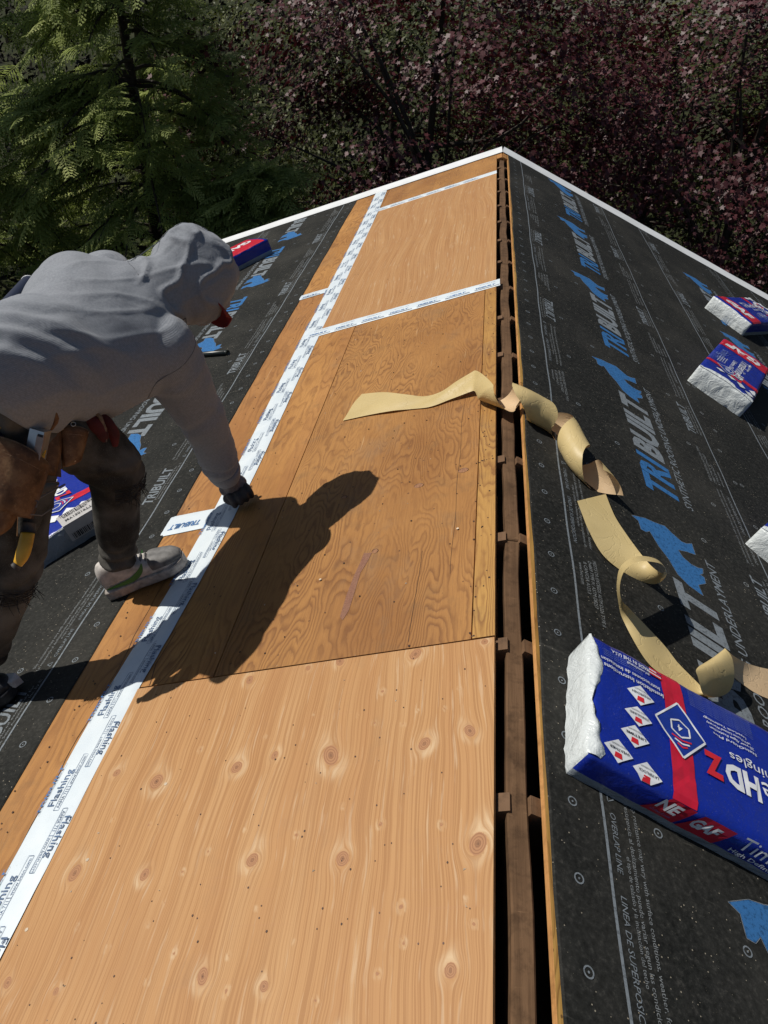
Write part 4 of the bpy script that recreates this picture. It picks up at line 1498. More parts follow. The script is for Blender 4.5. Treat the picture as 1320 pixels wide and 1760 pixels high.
n.bump(n.math('ADD', n.math('MULTIPLY', f, .3), n.noise(c, 22, 4)), .6, .006)
M['denim'] = n.out(cl, .85, 0, .15)
n = N('worn_brown_leather')
c = n.coord()
f = n.noise(c, 18, 6, .65); g2 = n.noise(c, 120, 3)
cl = n.ramp(f, [(.3, (.050, .022, .010)), (.5, (.13, .062, .027)), (.72, (.27, .155, .075))])
cl = n.mix(n.ramp(g2, [(.6, 0), (.8, .4)]), cl, (.36, .23, .12))
n.bump(n.math('ADD', f, n.math('MULTIPLY', g2, .3)), .6, .004)
M['leather'] = n.out(cl, .62, 0, .35)
M['leather_edge'] = plain('pale_leather_edge', (.20, .12, .065), .7, var=.3, scale=60)
M['skin'] = plain('skin', (.30, .16, .10), .5, var=.1)
M['hair'] = plain('black_hair', (.012, .010, .009), .5)
M['cap_red'] = plain('red_cap_cloth', (.20, .010, .009), .7)
M['glove_red'] = plain('dark_red_glove', (.085, .006, .006), .8, var=.3)
M['shoe_white'] = plain('dusty_white_shoe', (.56, .52, .48), .55, var=.25, scale=40)
M['shoe_grey'] = plain('grey_shoe_panel', (.16, .155, .15), .6, var=.25, scale=50)
M['shoe_green'] = plain('green_side_stripe', (.035, .17, .035), .5)
M['sole'] = plain('shoe_sole', (.42, .37, .33), .6, var=.25, scale=60)
M['shoe_black'] = plain('black_shoe', (.018, .019, .022), .5, var=.4, scale=30)
M['yellow'] = plain('yellow_plastic', (.62, .33, .025), .45, var=.15)
M['steel'] = plain('brushed_steel', (.55, .56, .57), .32, .85, var=.1)
M['glove'] = plain('grey_glove', (.17, .15, .15), .8, var=.2, scale=90)
M['glove_dark'] = plain('dark_fingers_and_grips', (.045, .040, .038), .65, var=.3)  # near-black tone of the glove fingers, tool grips and knife handle
M['cord'] = plain('dark_thread', (.02, .018, .016), .8)

# --- spine frame
W_s = lsho - rsho; W_s /= np.linalg.norm(W_s); W_s = W_s + np.array([-.10, 0, .22]); W_s /= np.linalg.norm(W_s)
Dsp = neck - pelvis; Dsp /= np.linalg.norm(Dsp)


def frame(d, wv):
    d = d / np.linalg.norm(d); a = wv - d * (wv @ d); a /= np.linalg.norm(a); b = np.cross(d, a)
    if b[2] < 0: b = -b           # b = back side (upwards while bending)
    return a, b


hipW = np.array([-.18, .92, .05])
chest = at(184, 562, 2.28); waist = at(94, 600, 2.17)
upb = at(232, 522, 2.31)
rings = []


def ring(c_, d, wv, ra, rb, ex=2.2, sft=0):
    a, b = frame(np.array(d, float), np.array(wv, float))
    return (np.array(c_) + b * sft, a * ra, b * rb, ex)


d1 = waist - pelvis; d2 = chest - waist; d3 = neck - chest
body_rings = [ring(pelvis - .5 * d1, d1, hipW, .14, .10), ring(pelvis, d1, hipW, .155, .115), ring(waist, d1 + d2, hipW + .6 * W_s, .14, .10), ring(chest, d2 + d3, W_s, .165, .115), ring(upb, d3, W_s, .16, .10), ring(neck, d3, W_s, .07, .07)]
# --- continuous body: head, neck, trunk, arms, legs (mostly under the clothes)
hd = head - neck; hd /= np.linalg.norm(hd)
look = np.array([.62, .30, -.72]); look /= np.linalg.norm(look)      # where the face points: down at the hand
hz_ = hd - look * (hd @ look); hz_ /= np.linalg.norm(hz_); hx_v = np.cross(look, hz_)
lhand = at(236, 640, 2.62)
lelb = at(170, 600, 2.60)
parts = [loft(resample(body_rings, 4)),
         limb([neck - hd * .04, neck + hd * .08], [.062, .058]),
         ball(head, .078, .095, .115, np.array([hx_v, look, hz_])),
         ball(head + look * .092 - hz_ * .012, .014, .020, .026, np.array([hx_v, look, hz_])),
         ball(head + look * .075 - hz_ * .075, .034, .028, .026, np.array([hx_v, look, hz_])),
         ball(head + hx_v * .080, .012, .022, .032, np.array([hx_v, look, hz_])), ball(head - hx_v * .080, .012, .022, .032, np.array([hx_v, look, hz_])),
         limb([upb, rsho, (rsho + elbow) / 2, elbow, (elbow + wrist) / 2, wrist], [.07, .058, .048, .040, .038, .028]),
         limb([upb, lsho, (lsho + lelb) / 2, lelb, (lelb + lhand) / 2, lhand], [.07, .058, .046, .038, .034, .028]),
         limb([pelvis, lhip, (lhip + lknee) / 2, lknee, (lknee + lank) / 2, lank], [.10, .085, .07, .055, .05, .035]),
         limb([pelvis, rhip, (rhip + rknee) / 2, rknee, (rknee + rank) / 2, rank], [.10, .085, .07, .055, .05, .035])]
# left hand: palm and five fingers, relaxed
pdir = lhand - lelb; pdir /= np.linalg.norm(pdir)
pn, pb2 = frame(pdir, np.array([.3, 0, .9]))
parts.append(ball(lhand + pdir * .045, .040, .016, .050, np.array([pn, pb2, pdir])))
for k in range(4):
    b0 = lhand + pdir * .085 + pn * (.030 - .020 * k)
    ln = (.065, .075, .070, .055)[k]
    parts.append(limb([b0 - pdir * .02, b0 + pdir * ln * .45 - pb2 * .006, b0 + pdir * ln * .8 - pb2 * .02, b0 + pdir * ln * .95 - pb2 * .034], [.0095, .009, .008, .007], k=3))
b0 = lhand + pdir * .03 + pn * .035
parts.append(limb([b0 - pn * .01, b0 + pn * .02 + pdir * .02, b0 + pn * .028 + pdir * .05, b0 + pn * .022 + pdir * .065], [.012, .011, .0095, .008], k=3))
fuse('body', parts, .0065, 3, [M['skin']], person)
hp = [ball(head - look * .016 + hz_ * .012, .086, .096, .116, np.array([hx_v, look, hz_]))]
fuse('hair', hp, .008, 2, [M['hair']], person)
# face: eyes, brows and mouth
for sx in (-1, 1):
    ep = head + look * .088 + hx_v * .031 * sx + hz_ * .012
    me = MB().add(*ball(ep, .012, .008, .008, np.array([hx_v, look, hz_]))).me(True)
    obj('eye', me, person, None, M['ink_white'])
    me = MB().tube([ep + hx_v * (-.016) + hz_ * .018 + look * .006, ep + hz_ * .023 + look * .009, ep + hx_v * .016 + hz_ * .018 + look * .004], .0028, 6).me(True)
    obj('eyebrow', me, person, None, M['hair'])
mp = head + look * .099 - hz_ * .062
obj('mouth', MB().tube([mp - hx_v * .022 - look * .004, mp + look * .001, mp + hx_v * .022 - look * .004], .0035, 6).me(True), person, None, plain('lips', (.28, .09, .07), .5))

# --- hooded sweatshirt
hem = at(38, 612, 2.08)
hemW = hipW
dh_ = (d1 * .6 + d2) / np.linalg.norm(d1 * .6 + d2)


def tilt(r, k):
    return (r[0] - dh_ * k * .5, r[1] + dh_ * k * .35, r[2] - dh_ * k, r[3])


def trim(r, k):
    u_ = r[1] / np.linalg.norm(r[1])
    sgn_ = 1 if u_ @ W_s > 0 else -1
    return (r[0] - u_ * sgn_ * k, r[1] * (1 - k / np.linalg.norm(r[1])), r[2], r[3])


TR = [tilt(ring(hem - .090 * dh_ - hemW * .02, dh_, hemW, .160, .160, 2.1, -.022), .10),
      tilt(ring(hem - .065 * dh_ - hemW * .015, dh_, hemW, .172, .168, 2.1, -.020), .10),
      trim(tilt(ring(hem - .01 * dh_, dh_, hemW, .196, .165, 2.1, -.014), .06), .022),
      trim(ring(hem * .5 + waist * .5, d2, hipW + .4 * W_s, .208, .170, 2.1, -.014), .034),
      trim(ring(waist + .05 * d2, d2, hipW * .7 + W_s, .226, .168, 2.0, -.012), .036),
      trim(ring(waist + .5 * d2, d2, W_s, .235, .168, 2.0, .000), .016),
      ring(chest, d2 + d3, W_s, .238, .168, 2.0, .008),
      ring(chest + .40 * d3, d3, W_s, .220, .150, 2.1, .006),
      ring(chest + .72 * d3, d3, W_s, .170, .115, 2.0, .004),
      ring(neck + .0 * d3, d3 + hd * .1, W_s, .105, .092, 2.0, 0),
      ring(neck + hd * .05, hd, W_s, .085, .080, 2.0, 0)]
sleeve = [rsho * .6 + chest * .4, rsho, rsho * .72 + elbow * .28, rsho * .35 + elbow * .65, elbow, elbow * .68 + wrist * .32, elbow * .35 + wrist * .65, wrist * .90 + elbow * .10, wrist + (hand - wrist) * .02]
sr = [.105, .098, .090, .080, .074, .066, .060, .053, .044]
lsl = [lsho * .6 + chest * .4, lsho, lsho * .6 + lelb * .4, lelb, lelb * .5 + lhand * .5, lhand * .96 + lelb * .04]
lr = [.095, .086, .080, .072, .06, .048]
hc = head + look * .006
HD = [loft(resample(TR, 5), 40), limb(sleeve, sr), limb(lsl, lr),
      ball(hc, .112, .130, .148, np.array([hx_v, look, hz_])),
      ball(hc - look * .055 + hz_ * .012, .094, .085, .118, np.array([hx_v, look, hz_])),
      ball(hc + hz_ * .062 - look * .045, .070, .072, .075, np.array([hx_v, look, hz_])),
      # gathered neck fabric
      limb([neck - hd * .035, neck + hd * .03, neck + hd * .075], [(.105, .092), (.108, .098), (.100, .098)], flat=W_s)]


def wr_torso(p, q):
    v = Vector(p)
    d = 0.0045 * noise.noise(v * 5.5) + .0035 * noise.noise(Vector((v.x * 20, v.y * 12, v.z * 9)))
    P_ = np.array(p)
    wa = (P_ - chest) @ W_s; da = (P_ - chest) @ Dsp
    rg_ = 1 - abs(noise.noise(Vector((wa * 5.5 + da * 2.0, da * 2.2 - wa * 1.0, 3.3 + v.z * 1.5))))
    d += .0042 * max(0, rg_ - .80) / .2 * (.35 + .65 * min(1, max(0, -wa * 4 + .3)))
    rg2 = 1 - abs(noise.noise(Vector((wa * 12 + 8, da * 5, v.z * 4))))
    d += .0030 * max(0, rg2 - .84) / .16
    dh = np.linalg.norm(P_ - head)
    if dh < .24:
        k = min(1, (.24 - dh) / .05)
        a = (P_ - neck) @ hd
        ff = 1 - abs(noise.noise(Vector((v.x * 13, v.y * 13, v.z * 10))))
        d += k * (.009 * max(0, ff - .80) / .2 - .006 + .006 * noise.noise(Vector((v.x * 7, v.y * 7, v.z * 12))))
    t = ((P_ - pelvis) @ Dsp)
    if t < .22:
        k = min(1, (.22 - t) / .10)
        w_ = (P_ - pelvis) @ W_s
        d += k * .0065 * math.sin(w_ * 55 + t * 38 + 5 * noise.noise(v * 5)) * max(0, -q[0] * .2 + .8 - abs(w_ + .12) * 2)
    de = min(np.linalg.norm(P_ - elbow), np.linalg.norm(P_ - (rsho * .7 + elbow * .3)))
    if de < .15:
        ua = (elbow - rsho) / np.linalg.norm(elbow - rsho)
        a = (P_ - rsho) @ ua; b = (P_ - rsho) @ W_s
        d += (1 - de / .15) * .0060 * math.sin(a * 62 + b * 40 + 6 * noise.noise(v * 8))
    aw = (P_ - wrist) @ ((elbow - wrist) / np.linalg.norm(elbow - wrist))
    if -.05 < aw < .11 and np.linalg.norm(P_ - wrist) < .16:
        d += .0035 * math.sin(aw * 130 + 4 * noise.noise(v * 14)) * (1 if aw > .0 else .3)
    return d


hoodie = fuse('hooded_sweatshirt', HD, .0075, 6, [M['knit']], person, wr_torso)
# rib coordinate: around the trunk / sleeve / hood
me = hoodie.data
nv = len(me.vertices)
co = np.empty(nv * 3, np.float32); me.vertices.foreach_get('co', co); co = co.reshape(-1, 3)


def segd(P_, a, b):
    ab = b - a; t = np.clip(((P_ - a) @ ab) / (ab @ ab), 0, 1)
    return np.linalg.norm(P_ - (a + t[:, None] * ab), axis=1)


dT = segd(co, waist, chest) - .17; dS = np.minimum(segd(co, rsho * .8 + elbow * .2, elbow), segd(co, elbow, wrist)) - .07
dH = np.linalg.norm(co - hc, axis=1) - .12
ua = (wrist - rsho) / np.linalg.norm(wrist - rsho)
sa_ = np.cross(ua, [0.3, 0.2, 1]); sa_ /= np.linalg.norm(sa_)
Tn = frame(d2, W_s)
tA, tB = frame(d2, W_s)


def ang(P_, a, b, A_, B_, r):
    ab = b - a; t = np.clip(((P_ - a) @ ab) / (ab @ ab), 0, 1); v_ = P_ - (a + t[:, None] * ab)
    return np.arctan2(v_ @ B_, v_ @ A_) * r


cT = ang(co, waist, neck, tA, tB, .2)
s1a, s1b = frame(elbow - rsho, NR); s2a, s2b = frame(wrist - elbow, NR)
e1_ = ang(co, rsho, elbow, s1a, s1b, .075); e2_ = ang(co, elbow, wrist, s2a, s2b, .075)
cS = np.where(segd(co, rsho, elbow) < segd(co, elbow, wrist), e1_, e2_)
cH = np.zeros(len(co))
k_ = np.argmin(np.stack([dT, dS, dH]), 0)
rib = np.where(k_ == 0, cT, np.where(k_ == 1, cS, cH))
at_ = me.attributes.new('rib', 'FLOAT', 'POINT'); at_.data.foreach_set('value', rib.astype(np.float32))
# hood seam, hem band and cuff as raised edges
hp_ = []
for t in np.linspace(-1.0, 1.25, 22):
    dirv = math.cos(t) * (-look) + math.sin(t) * hz_
    hp_.append(hc + dirv * .01)
seam = []
for t in np.linspace(.2, 2.9, 26):
    v_ = math.cos(t) * hz_ * .0 + 0
cuff_d = (wrist - elbow) / np.linalg.norm(wrist - elbow)
ca_, cb_ = frame(cuff_d, np.array([1, 0, 0.]))
mb = MB()
v, f = loft(resample([(wrist - cuff_d * .045, ca_ * .056, cb_ * .056, 2), (wrist - cuff_d * .03, ca_ * .058, cb_ * .058, 2), (wrist - cuff_d * .004, ca_ * .052, cb_ * .052, 2), (wrist + cuff_d * .012, ca_ * .046, cb_ * .046, 2), (wrist + cuff_d * .014, ca_ * .038, cb_ * .038, 2)], 3), 30)
mb.add(v, f)
me = mb.me(True); cf = obj('cuff', me, person, None, M['knit'])
a_ = me.attributes.new('rib', 'FLOAT', 'POINT')
cc = np.empty(len(me.vertices) * 3, np.float32); me.vertices.foreach_get('co', cc); cc = cc.reshape(-1, 3) - wrist
a_.data.foreach_set('value', (np.arctan2(cc @ cb_, cc @ ca_) * .05).astype(np.float32))

# --- red cap brim under the hood
bp = at(394, 543, 2.33)
bc = hc + look * .060 - hz_ * .02
bdir = bp - bc; bdir /= np.linalg.norm(bdir)
ba, bb = frame(bdir, hx_v)
V, F = [], []
tip = bp + bdir * .012
for j in range(7):
    for i in range(11):
        t = (i / 10 - .5) * 2
        r = j / 6
        wdt_ = .068 * math.sqrt(max(0, 1 - (r * .96) ** 2.6))
        V.append(bc + (tip - bc) * r + ba * wdt_ * t - bb * (.020 * t * t - .0) + bb * 0)
for j in range(6):
    for i in range(10):
        k = j * 11 + i; F.append((k, k + 1, k + 12, k + 11))
me = mesh(V, F, True)
bm = bmesh.new(); bm.from_mesh(me)
bmesh.ops.solidify(bm, geom=bm.faces[:], thickness=.003); bm.to_mesh(me); bm.free()
obj('cap_brim', me, person, None, M['cap_red'])

# --- jeans


def wr_jeans(p, q):
    v = Vector(p); P_ = np.array(p)
    d = .006 * noise.noise(v * 8) + .003 * noise.noise(Vector((v.x * 26, v.y * 26, v.z * 12)))
    for kn, an, st_ in ((lknee, lank, 1), (rknee, rank, 1)):
        ax = (an - kn); L_ = np.linalg.norm(ax); ax = ax / L_
        a = (P_ - kn) @ ax
        r = np.linalg.norm(P_ - kn - ax * a)
        if r < .12 and -.09 < a < L_ + .05:
            k = max(0, 1 - abs(a) / .09) * 1.0 + max(0, 1 - abs(a - L_ * .93) / .12) * 1.3
            d += k * .0055 * math.sin(a * 105 + 5 * noise.noise(v * 9))
    return d


JN = [loft(resample([ring(hem + d1 * .25, d1, hemW, .150, .118), ring(pelvis, d1, hemW, .168, .128), ring(pelvis - .45 * d1, d1, hemW, .165, .125), ring(pelvis - .8 * d1, d1, hemW, .13, .10)], 4)),
      limb([pelvis - d1 * .2 + (lhip - pelvis) * .5, lhip, lhip * .5 + lknee * .5, lknee, lknee * .80 + lank * .20, lknee * .5 + lank * .5, lknee * .14 + lank * .86, lank * 1.02 - lknee * .02], [.12, .108, .094, .078, .070, .066, .054, .052]),
      limb([pelvis - d1 * .2 + (rhip - pelvis) * .5, rhip, rhip * .5 + rknee * .5, rknee, rknee * .8 + rank * .2, rknee * .5 + rank * .5, rknee * .1 + rank * .9, rank], [.12, .110, .096, .080, .074, .066, .056, .052])]
fuse('jeans', JN, .0075, 4, [M['denim']], person, wr_jeans)
# ragged holes at both knees: pale skin patch under loose black threads
for kn, an, hp_, seedk, fr_ in ((lknee, lank, lhip, 1, np.array([.80, -.35, .1])), (rknee, rank, rhip, 2, np.array([.75, -.6, .1]))):
    ax = (an - kn); ax /= np.linalg.norm(ax)
    fr_ = fr_ - ax * (fr_ @ ax); fr_ /= np.linalg.norm(fr_); sd_ = np.cross(ax, fr_)
    r0 = .083
    mb = MB(); rr = np.random.default_rng(seedk)
    for q in range(18):
        th = rr.uniform(-.7, .7); a0 = rr.uniform(.005, .055)
        p0 = kn + ax * a0 + (fr_ * math.cos(th) + sd_ * math.sin(th)) * (r0 - .006)
        L_ = rr.uniform(.012, .045)
        dr = fr_ * rr.uniform(.1, .7) + sd_ * rr.uniform(-.6, .6) + np.array([0, 0, -1]) * rr.uniform(.2, 1.2)
        dr /= np.linalg.norm(dr)
        mb.tube([p0, p0 + dr * L_ * .5 + fr_ * .004, p0 + dr * L_ + np.array([rr.uniform(-.01, .01), rr.uniform(-.01, .01), -.006])], [.0012, .001, .0007], 4)
    for q in range(9):      # strands across the hole
        a0 = .008 + .006 * q
        pts = [kn + ax * (a0 + rr.uniform(-.003, .003)) + (fr_ * math.cos(th) + sd_ * math.sin(th)) * (r0 + .003 * rr.uniform(-1, 1)) for th in np.linspace(-.75, .75, 8)]
        mb.tube(pts, .0012, 4)
    o = obj('frayed_threads', mb.me(), person, None, M['cord'])
    o['kind'] = 'stuff'

# --- glove: palm and five fingers closed on the knife
pd = hand - wrist; pd /= np.linalg.norm(pd)
nrm = NL
side = np.array([.75, .62, .0]); side = side - nrm * (side @ nrm); side /= np.linalg.norm(side)    # across the knuckles
fwd = np.cross(nrm, side); 
if fwd @ np.array([1, -1, 0]) < 0: fwd = -fwd
pc = onl(402, 838, .066)
G1 = [limb([wrist - pd * .03, wrist + pd * .02, pc], [.034, .030, .032]),
      ball(pc + nrm * .008, .052, .026, .044, np.array([side, nrm * .8 + fwd * .5, fwd * .8 - nrm * .5]))]
fuse('glove', G1, .0045, 3, [M['glove']], person, lambda p, q: .0012 * noise.noise(Vector(p) * 60))
FG = []
for k in range(4):
    b0 = pc + side * (.034 - .0225 * k) + fwd * .018 - nrm * .008
    ln = (.84, 1.0, .95, .78)[k]
    FG.append(limb([b0 - fwd * .012 + nrm * .004, b0 + fwd * .022 * ln, b0 + fwd * .036 * ln - nrm * .018, b0 + fwd * .026 * ln - nrm * .036, b0 + fwd * .006 - nrm * .038], [.0115, .0115, .0105, .0098, .0085], k=4))
th0 = pc - side * .040 - nrm * .006
FG.append(limb([th0 + side * .012, th0 - side * .006 + fwd * .016 - nrm * .012, th0 + side * .004 + fwd * .032 - nrm * .026, th0 + side * .02 + fwd * .034 - nrm * .034], [.0135, .0125, .011, .009], k=4))
fuse('glove_fingers', FG, .0036, 2, [M['glove_dark']], person)

# --- shoes
def shoe(heel, toe, up, name, mat_up, mat_toe, mat_sole, stripe=True, W=.048):
    fw = toe - heel; L_ = np.linalg.norm(fw); fw /= L_
    up = up - fw * (up @ fw); up /= np.linalg.norm(up); rt = np.cross(fw, up)

    def Q(x, y, z): return heel + fw * x * L_ + rt * y + up * z
    # sole
    prof = [(0, .030), (.06, .036), (.2, .038), (.4, .036), (.6, .044), (.78, .047), (.92, .040), (.985, .024), (1.0, .008)]
    V, F = [], []
    xs = np.linspace(0, 1, 30)
    pw = np.interp(xs, [p[0] for p in prof], [p[1] for p in prof])
    lv = [(.000, .93), (.006, 1.0), (.028, 1.03), (.033, 1.0)]
    for z, s_ in lv:
        for sgn in (1, -1):
            rr_ = range(30) if sgn > 0 else range(29, -1, -1)
            for i in rr_:
                toe_up = .008 * max(0, xs[i] - .8) / .2
                V.append(Q(xs[i], sgn * pw[i] * s_, z + toe_up))
    m = 60
    for j in range(len(lv) - 1):
        for i in range(m): F.append((j * m + i, j * m + (i + 1) % m, (j + 1) * m + (i + 1) % m, (j + 1) * m + i))
    F.append(tuple(reversed(range(m)))); F.append(tuple((len(lv) - 1) * m + i for i in range(m)))
    me = mesh(V, F, True)
    bm = bmesh.new(); bm.from_mesh(me); bmesh.ops.recalc_face_normals(bm, faces=bm.faces); bm.to_mesh(me); bm.free()
    root_ = fuse(name, [loft(resample([(Q(x, 0, .024 + h * .5), rt * w, up * h * .5, 2.6) for x, w, h in
                         ((.02, .026, .085), (.06, .033, .098), (.16, .036, .104), (.27, .037, .100), (.38, .037, .086), (.50, .039, .070), (.64, .043, .056), (.78, .044, .048), (.90, .036, .040), (.975, .020, .026))], 4), 30)],
                 .0042, 3, [mat_up], person, lambda p, q: .0012 * noise.noise(Vector(p) * 35))
    obj('sole', me, root_, None, mat_sole)
    # toe cap and heel panels as slightly proud shells, laces
    tc = fuse('toe_panel', [loft(resample([(Q(x, 0, .030 + h * .5), rt * w, up * h * .5, 2.5) for x, w, h in ((.62, .0435, .056), (.66, .0450, .058), (.78, .0455, .050), (.90, .0375, .042), (.985, .020, .028))], 4), 28)], .0042, 2, [mat_toe], root_)
    mb = MB()
    for i in range(6):
        x = .34 + .052 * i; hh = np.interp(x, [.3, .38, .5, .64], [.121, .110, .096, .084])
        mb.tube([Q(x, -.024, hh - .010), Q(x + .008, -.010, hh + .002), Q(x + .010, .010, hh + .002), Q(x, .024, hh - .010)], .0032, 5)
    obj('lace', mb.me(True), root_, None, mat_toe)
    if stripe:
        for sgn in (1, -1):
            cur = [(.06, .046, .005), (.18, .045, .010), (.32, .044, .015), (.44, .052, .021), (.52, .066, .020), (.56, .082, .014), (.57, .092, .003)]
            cs = catmull(cur, 5)
            V, F = [], []
            for i, (x, z, w) in enumerate(cs):
                yy = .0395 + .002 * math.sin(PI * x)
                yy = np.interp(x, [0, .1, .3, .5, .64], [.036, .0385, .0395, .0405, .045]) * (1.0 if z < .06 else .985)
                w2 = max(.0008, w * (1 - .75 * max(0, (i / len(cs)) - .72) / .28)) * .5
                V += [Q(x, sgn * yy, z - w2), Q(x, sgn * (yy - .001), z + w2)]
            for i in range(len(cs) - 1): F.append((2 * i, 2 * i + 1, 2 * i + 3, 2 * i + 2))
            obj('side_stripe', mesh(V, F), root_, None, M['shoe_green'])
    return root_


sn = NL
shoe(onl(190, 1024, .0075), onl(324, 966, .0090), sn * .85 + np.array([0, 0, .15]), 'shoe', M['shoe_white'], M['shoe_grey'], M['sole'])
shoe(onl(-118, 1246, .0065), onl(36, 1190, .0070), sn, 'shoe', M['shoe_black'], M['shoe_black'], M['shoe_black'], stripe=False)
# pale worn toe of the rear shoe
tpl = [onl(-6, 1160, .072), onl(26, 1156, .062), onl(34, 1164, .050), onl(20, 1174, .058), onl(-6, 1172, .070)]
obj('worn_toe_patch', MB().add(tpl + [p - NL * .02 for p in tpl], [(0, 1, 2, 3, 4), (9, 8, 7, 6, 5)] + [(i, (i + 1) % 5, 5 + (i + 1) % 5, 5 + i) for i in range(5)]).me(), person, None, M['shoe_white'])

# --- tool belt
belt = empty('tool_belt_dummy', pelvis, None, None)
bpy.data.objects.remove(belt)
bc0 = pelvis + d1 * .02 - dh_ * .02
ba_, bb_ = frame(d1, hemW)
dd1 = d1 / np.linalg.norm(d1)


def beltp(t, off=0, r=1.0):
    return bc0 + dd1 * off + ba_ * .182 * r * math.cos(t) + bb_ * .142 * r * math.sin(t)


V, F = [], []
m = 48
for off, r in ((-.030, 1.0), (-.030, 1.03), (.030, 1.03), (.030, 1.0)):
    for k in range(m): V.append(beltp(2 * PI * k / m, off, r))
for j in range(4):
    for k in range(m): F.append((j * m + k, j * m + (k + 1) % m, ((j + 1) % 4) * m + (k + 1) % m, ((j + 1) % 4) * m + k))
beltob = obj('belt', mesh(V, F, True), person, None, M['leather'])


def pouch(name, quad, depth, bulge=.03, mat=None, openr=True, label=None):
    """leather pouch: outer panel through four corners (tl, tr, br, bl), bulging outwards, with a back panel and a pale rim"""
    tl, tr, br, bl = [np.array(p, float) for p in quad]
    nr = np.cross(tr - tl, bl - tl); nr /= np.linalg.norm(nr)
    if nr @ (CAMP - tl) < 0: nr = -nr
    V, F = [], []
    nx, ny = 14, 12
    for j in range(ny + 1):
        for i in range(nx + 1):
            a, b = i / nx, j / ny
            shr = 1 - .22 * b ** 3
            aa = .5 + (a - .5) * shr
            p = (1 - aa) * (1 - b) * tl + aa * (1 - b) * tr + aa * b * br + (1 - aa) * b * bl
            p = p + nr * bulge * (math.sin(PI * a) ** .6) * (1 - .35 * b) * (1 if b < .9 else 1 - (b - .9) * 6) + nr * .004 * noise.noise(Vector(p) * 18)
            if b == 0: p = p - (bl - tl) * .05 * math.sin(PI * a)
            V.append(p)
    for j in range(ny):
        for i in range(nx):
            k = j * (nx + 1) + i; F.append((k, k + 1, k + nx + 2, k + nx + 1))
    rim = [V[i] for i in range(nx + 1)]
    me = mesh(V, F, True)
    bm = bmesh.new(); bm.from_mesh(me); bmesh.ops.solidify(bm, geom=bm.faces[:], thickness=.004); bm.to_mesh(me); bm.free()
    o = obj(name, me, person, None, mat or M['leather'])
    V2 = [tl - nr * .002, tr - nr * .002, br - nr * .002, bl - nr * .002, tl - nr * .006, tr - nr * .006, br - nr * .006, bl - nr * .006]
    obj('back_panel', mesh(V2, [(0, 1, 2, 3), (7, 6, 5, 4), (0, 4, 5, 1), (1, 5, 6, 2), (2, 6, 7, 3), (3, 7, 4, 0)]), o, None, M['leather'])
    obj('rim', MB().tube(rim, .0032, 6).me(True), o, None, M['leather_edge'])
    st_ = []
    for a in np.linspace(.06, .94, 22):
        i_ = int(a * nx); st_.append(np.array(V[2 * (nx + 1) + i_]) + nr * .0035)
    obj('stitching', MB().tube(st_, .0011, 4).me(), o, None, M['leather_edge'])
    # rivets
    mb = MB()
    for a, b in ((.04, .04), (.96, .04), (.5, .92)):
        p = (1 - a) * (1 - b) * tl + a * (1 - b) * tr + a * b * br + (1 - a) * b * bl + nr * (.006 + (bulge * .3 if a == .5 else 0))
        mb.add(*ball(p, .0045, .0045, .003, np.array([[1, 0, 0], [0, 1, 0], [0, 0, 1]])))
    obj('rivet', mb.me(True), o, None, plain('brass_rivet', (.45, .34, .22), .35, .8))
    return o


D_ = 1.84
# big hip panel, upper pouch, lower pouch, small front pouch
V, F = [], []
tl, tr, br, bl = at(-14, 664, 1.990), at(120, 722, 2.050), at(108, 842, 2.020), at(-14, 850, 1.950)
pouch('tool_pouch', (at(-16, 668, 1.980), at(104, 718, 2.030), at(106, 820, 2.005), at(-16, 800, 1.950)), .05, .012)
pouch('tool_pouch', (at(-16, 748, 1.925), at(84, 800, 1.955), at(58, 892, 1.965), at(-14, 876, 1.925)), .05, .035)
pouch('tool_pouch', (at(-16, 842, 1.935), at(54, 832, 1.955), at(22, 902, 1.975), at(-14, 925, 1.950)), .05, .030)
pouch('tool_pouch', (at(104, 734, 2.025), at(150, 742, 2.050), at(140, 790, 2.050), at(108, 804, 2.020)), .05, .018)
pouch('tool_sheath', (at(34, 838, 1.980), at(100, 830, 2.010), at(60, 918, 2.020), at(30, 922, 1.990)), .04, .016, M['denim'])
mb = MB()
mb.tube([at(58, 862, 1.965), at(82, 848, 1.965), at(112, 832, 1.990)], .0018, 5)
mb.tube([at(36, 868, 1.950), at(50, 884, 1.945), at(72, 886, 1.950), at(92, 872, 1.965), at(92, 860, 1.980)], .0016, 5)
mb.tube([at(56, 858, 1.950), at(66, 862, 1.940), at(62, 872, 1.945)], .0022, 5)
obj('loose_cord', mb.me(True), person, None, plain('grey_cord', (.17, .15, .13), .7))
mb = MB()
for k in range(5):
    v_ = [at(190 + 2 * k, 770, 2.130)]
obj('belt_buckle_ring', MB().tube([at(126 + 4.2 * math.cos(t), 729 + 3.6 * math.sin(t), 2.015) for t in np.linspace(0, 2 * PI, 13)], .0009, 5, cap=False).me(True), person, None, M['steel'])


def thing_from(name, me, label, cat, mats):
    o = obj(name, me, None, None, mats); tag(o, label, cat); return o


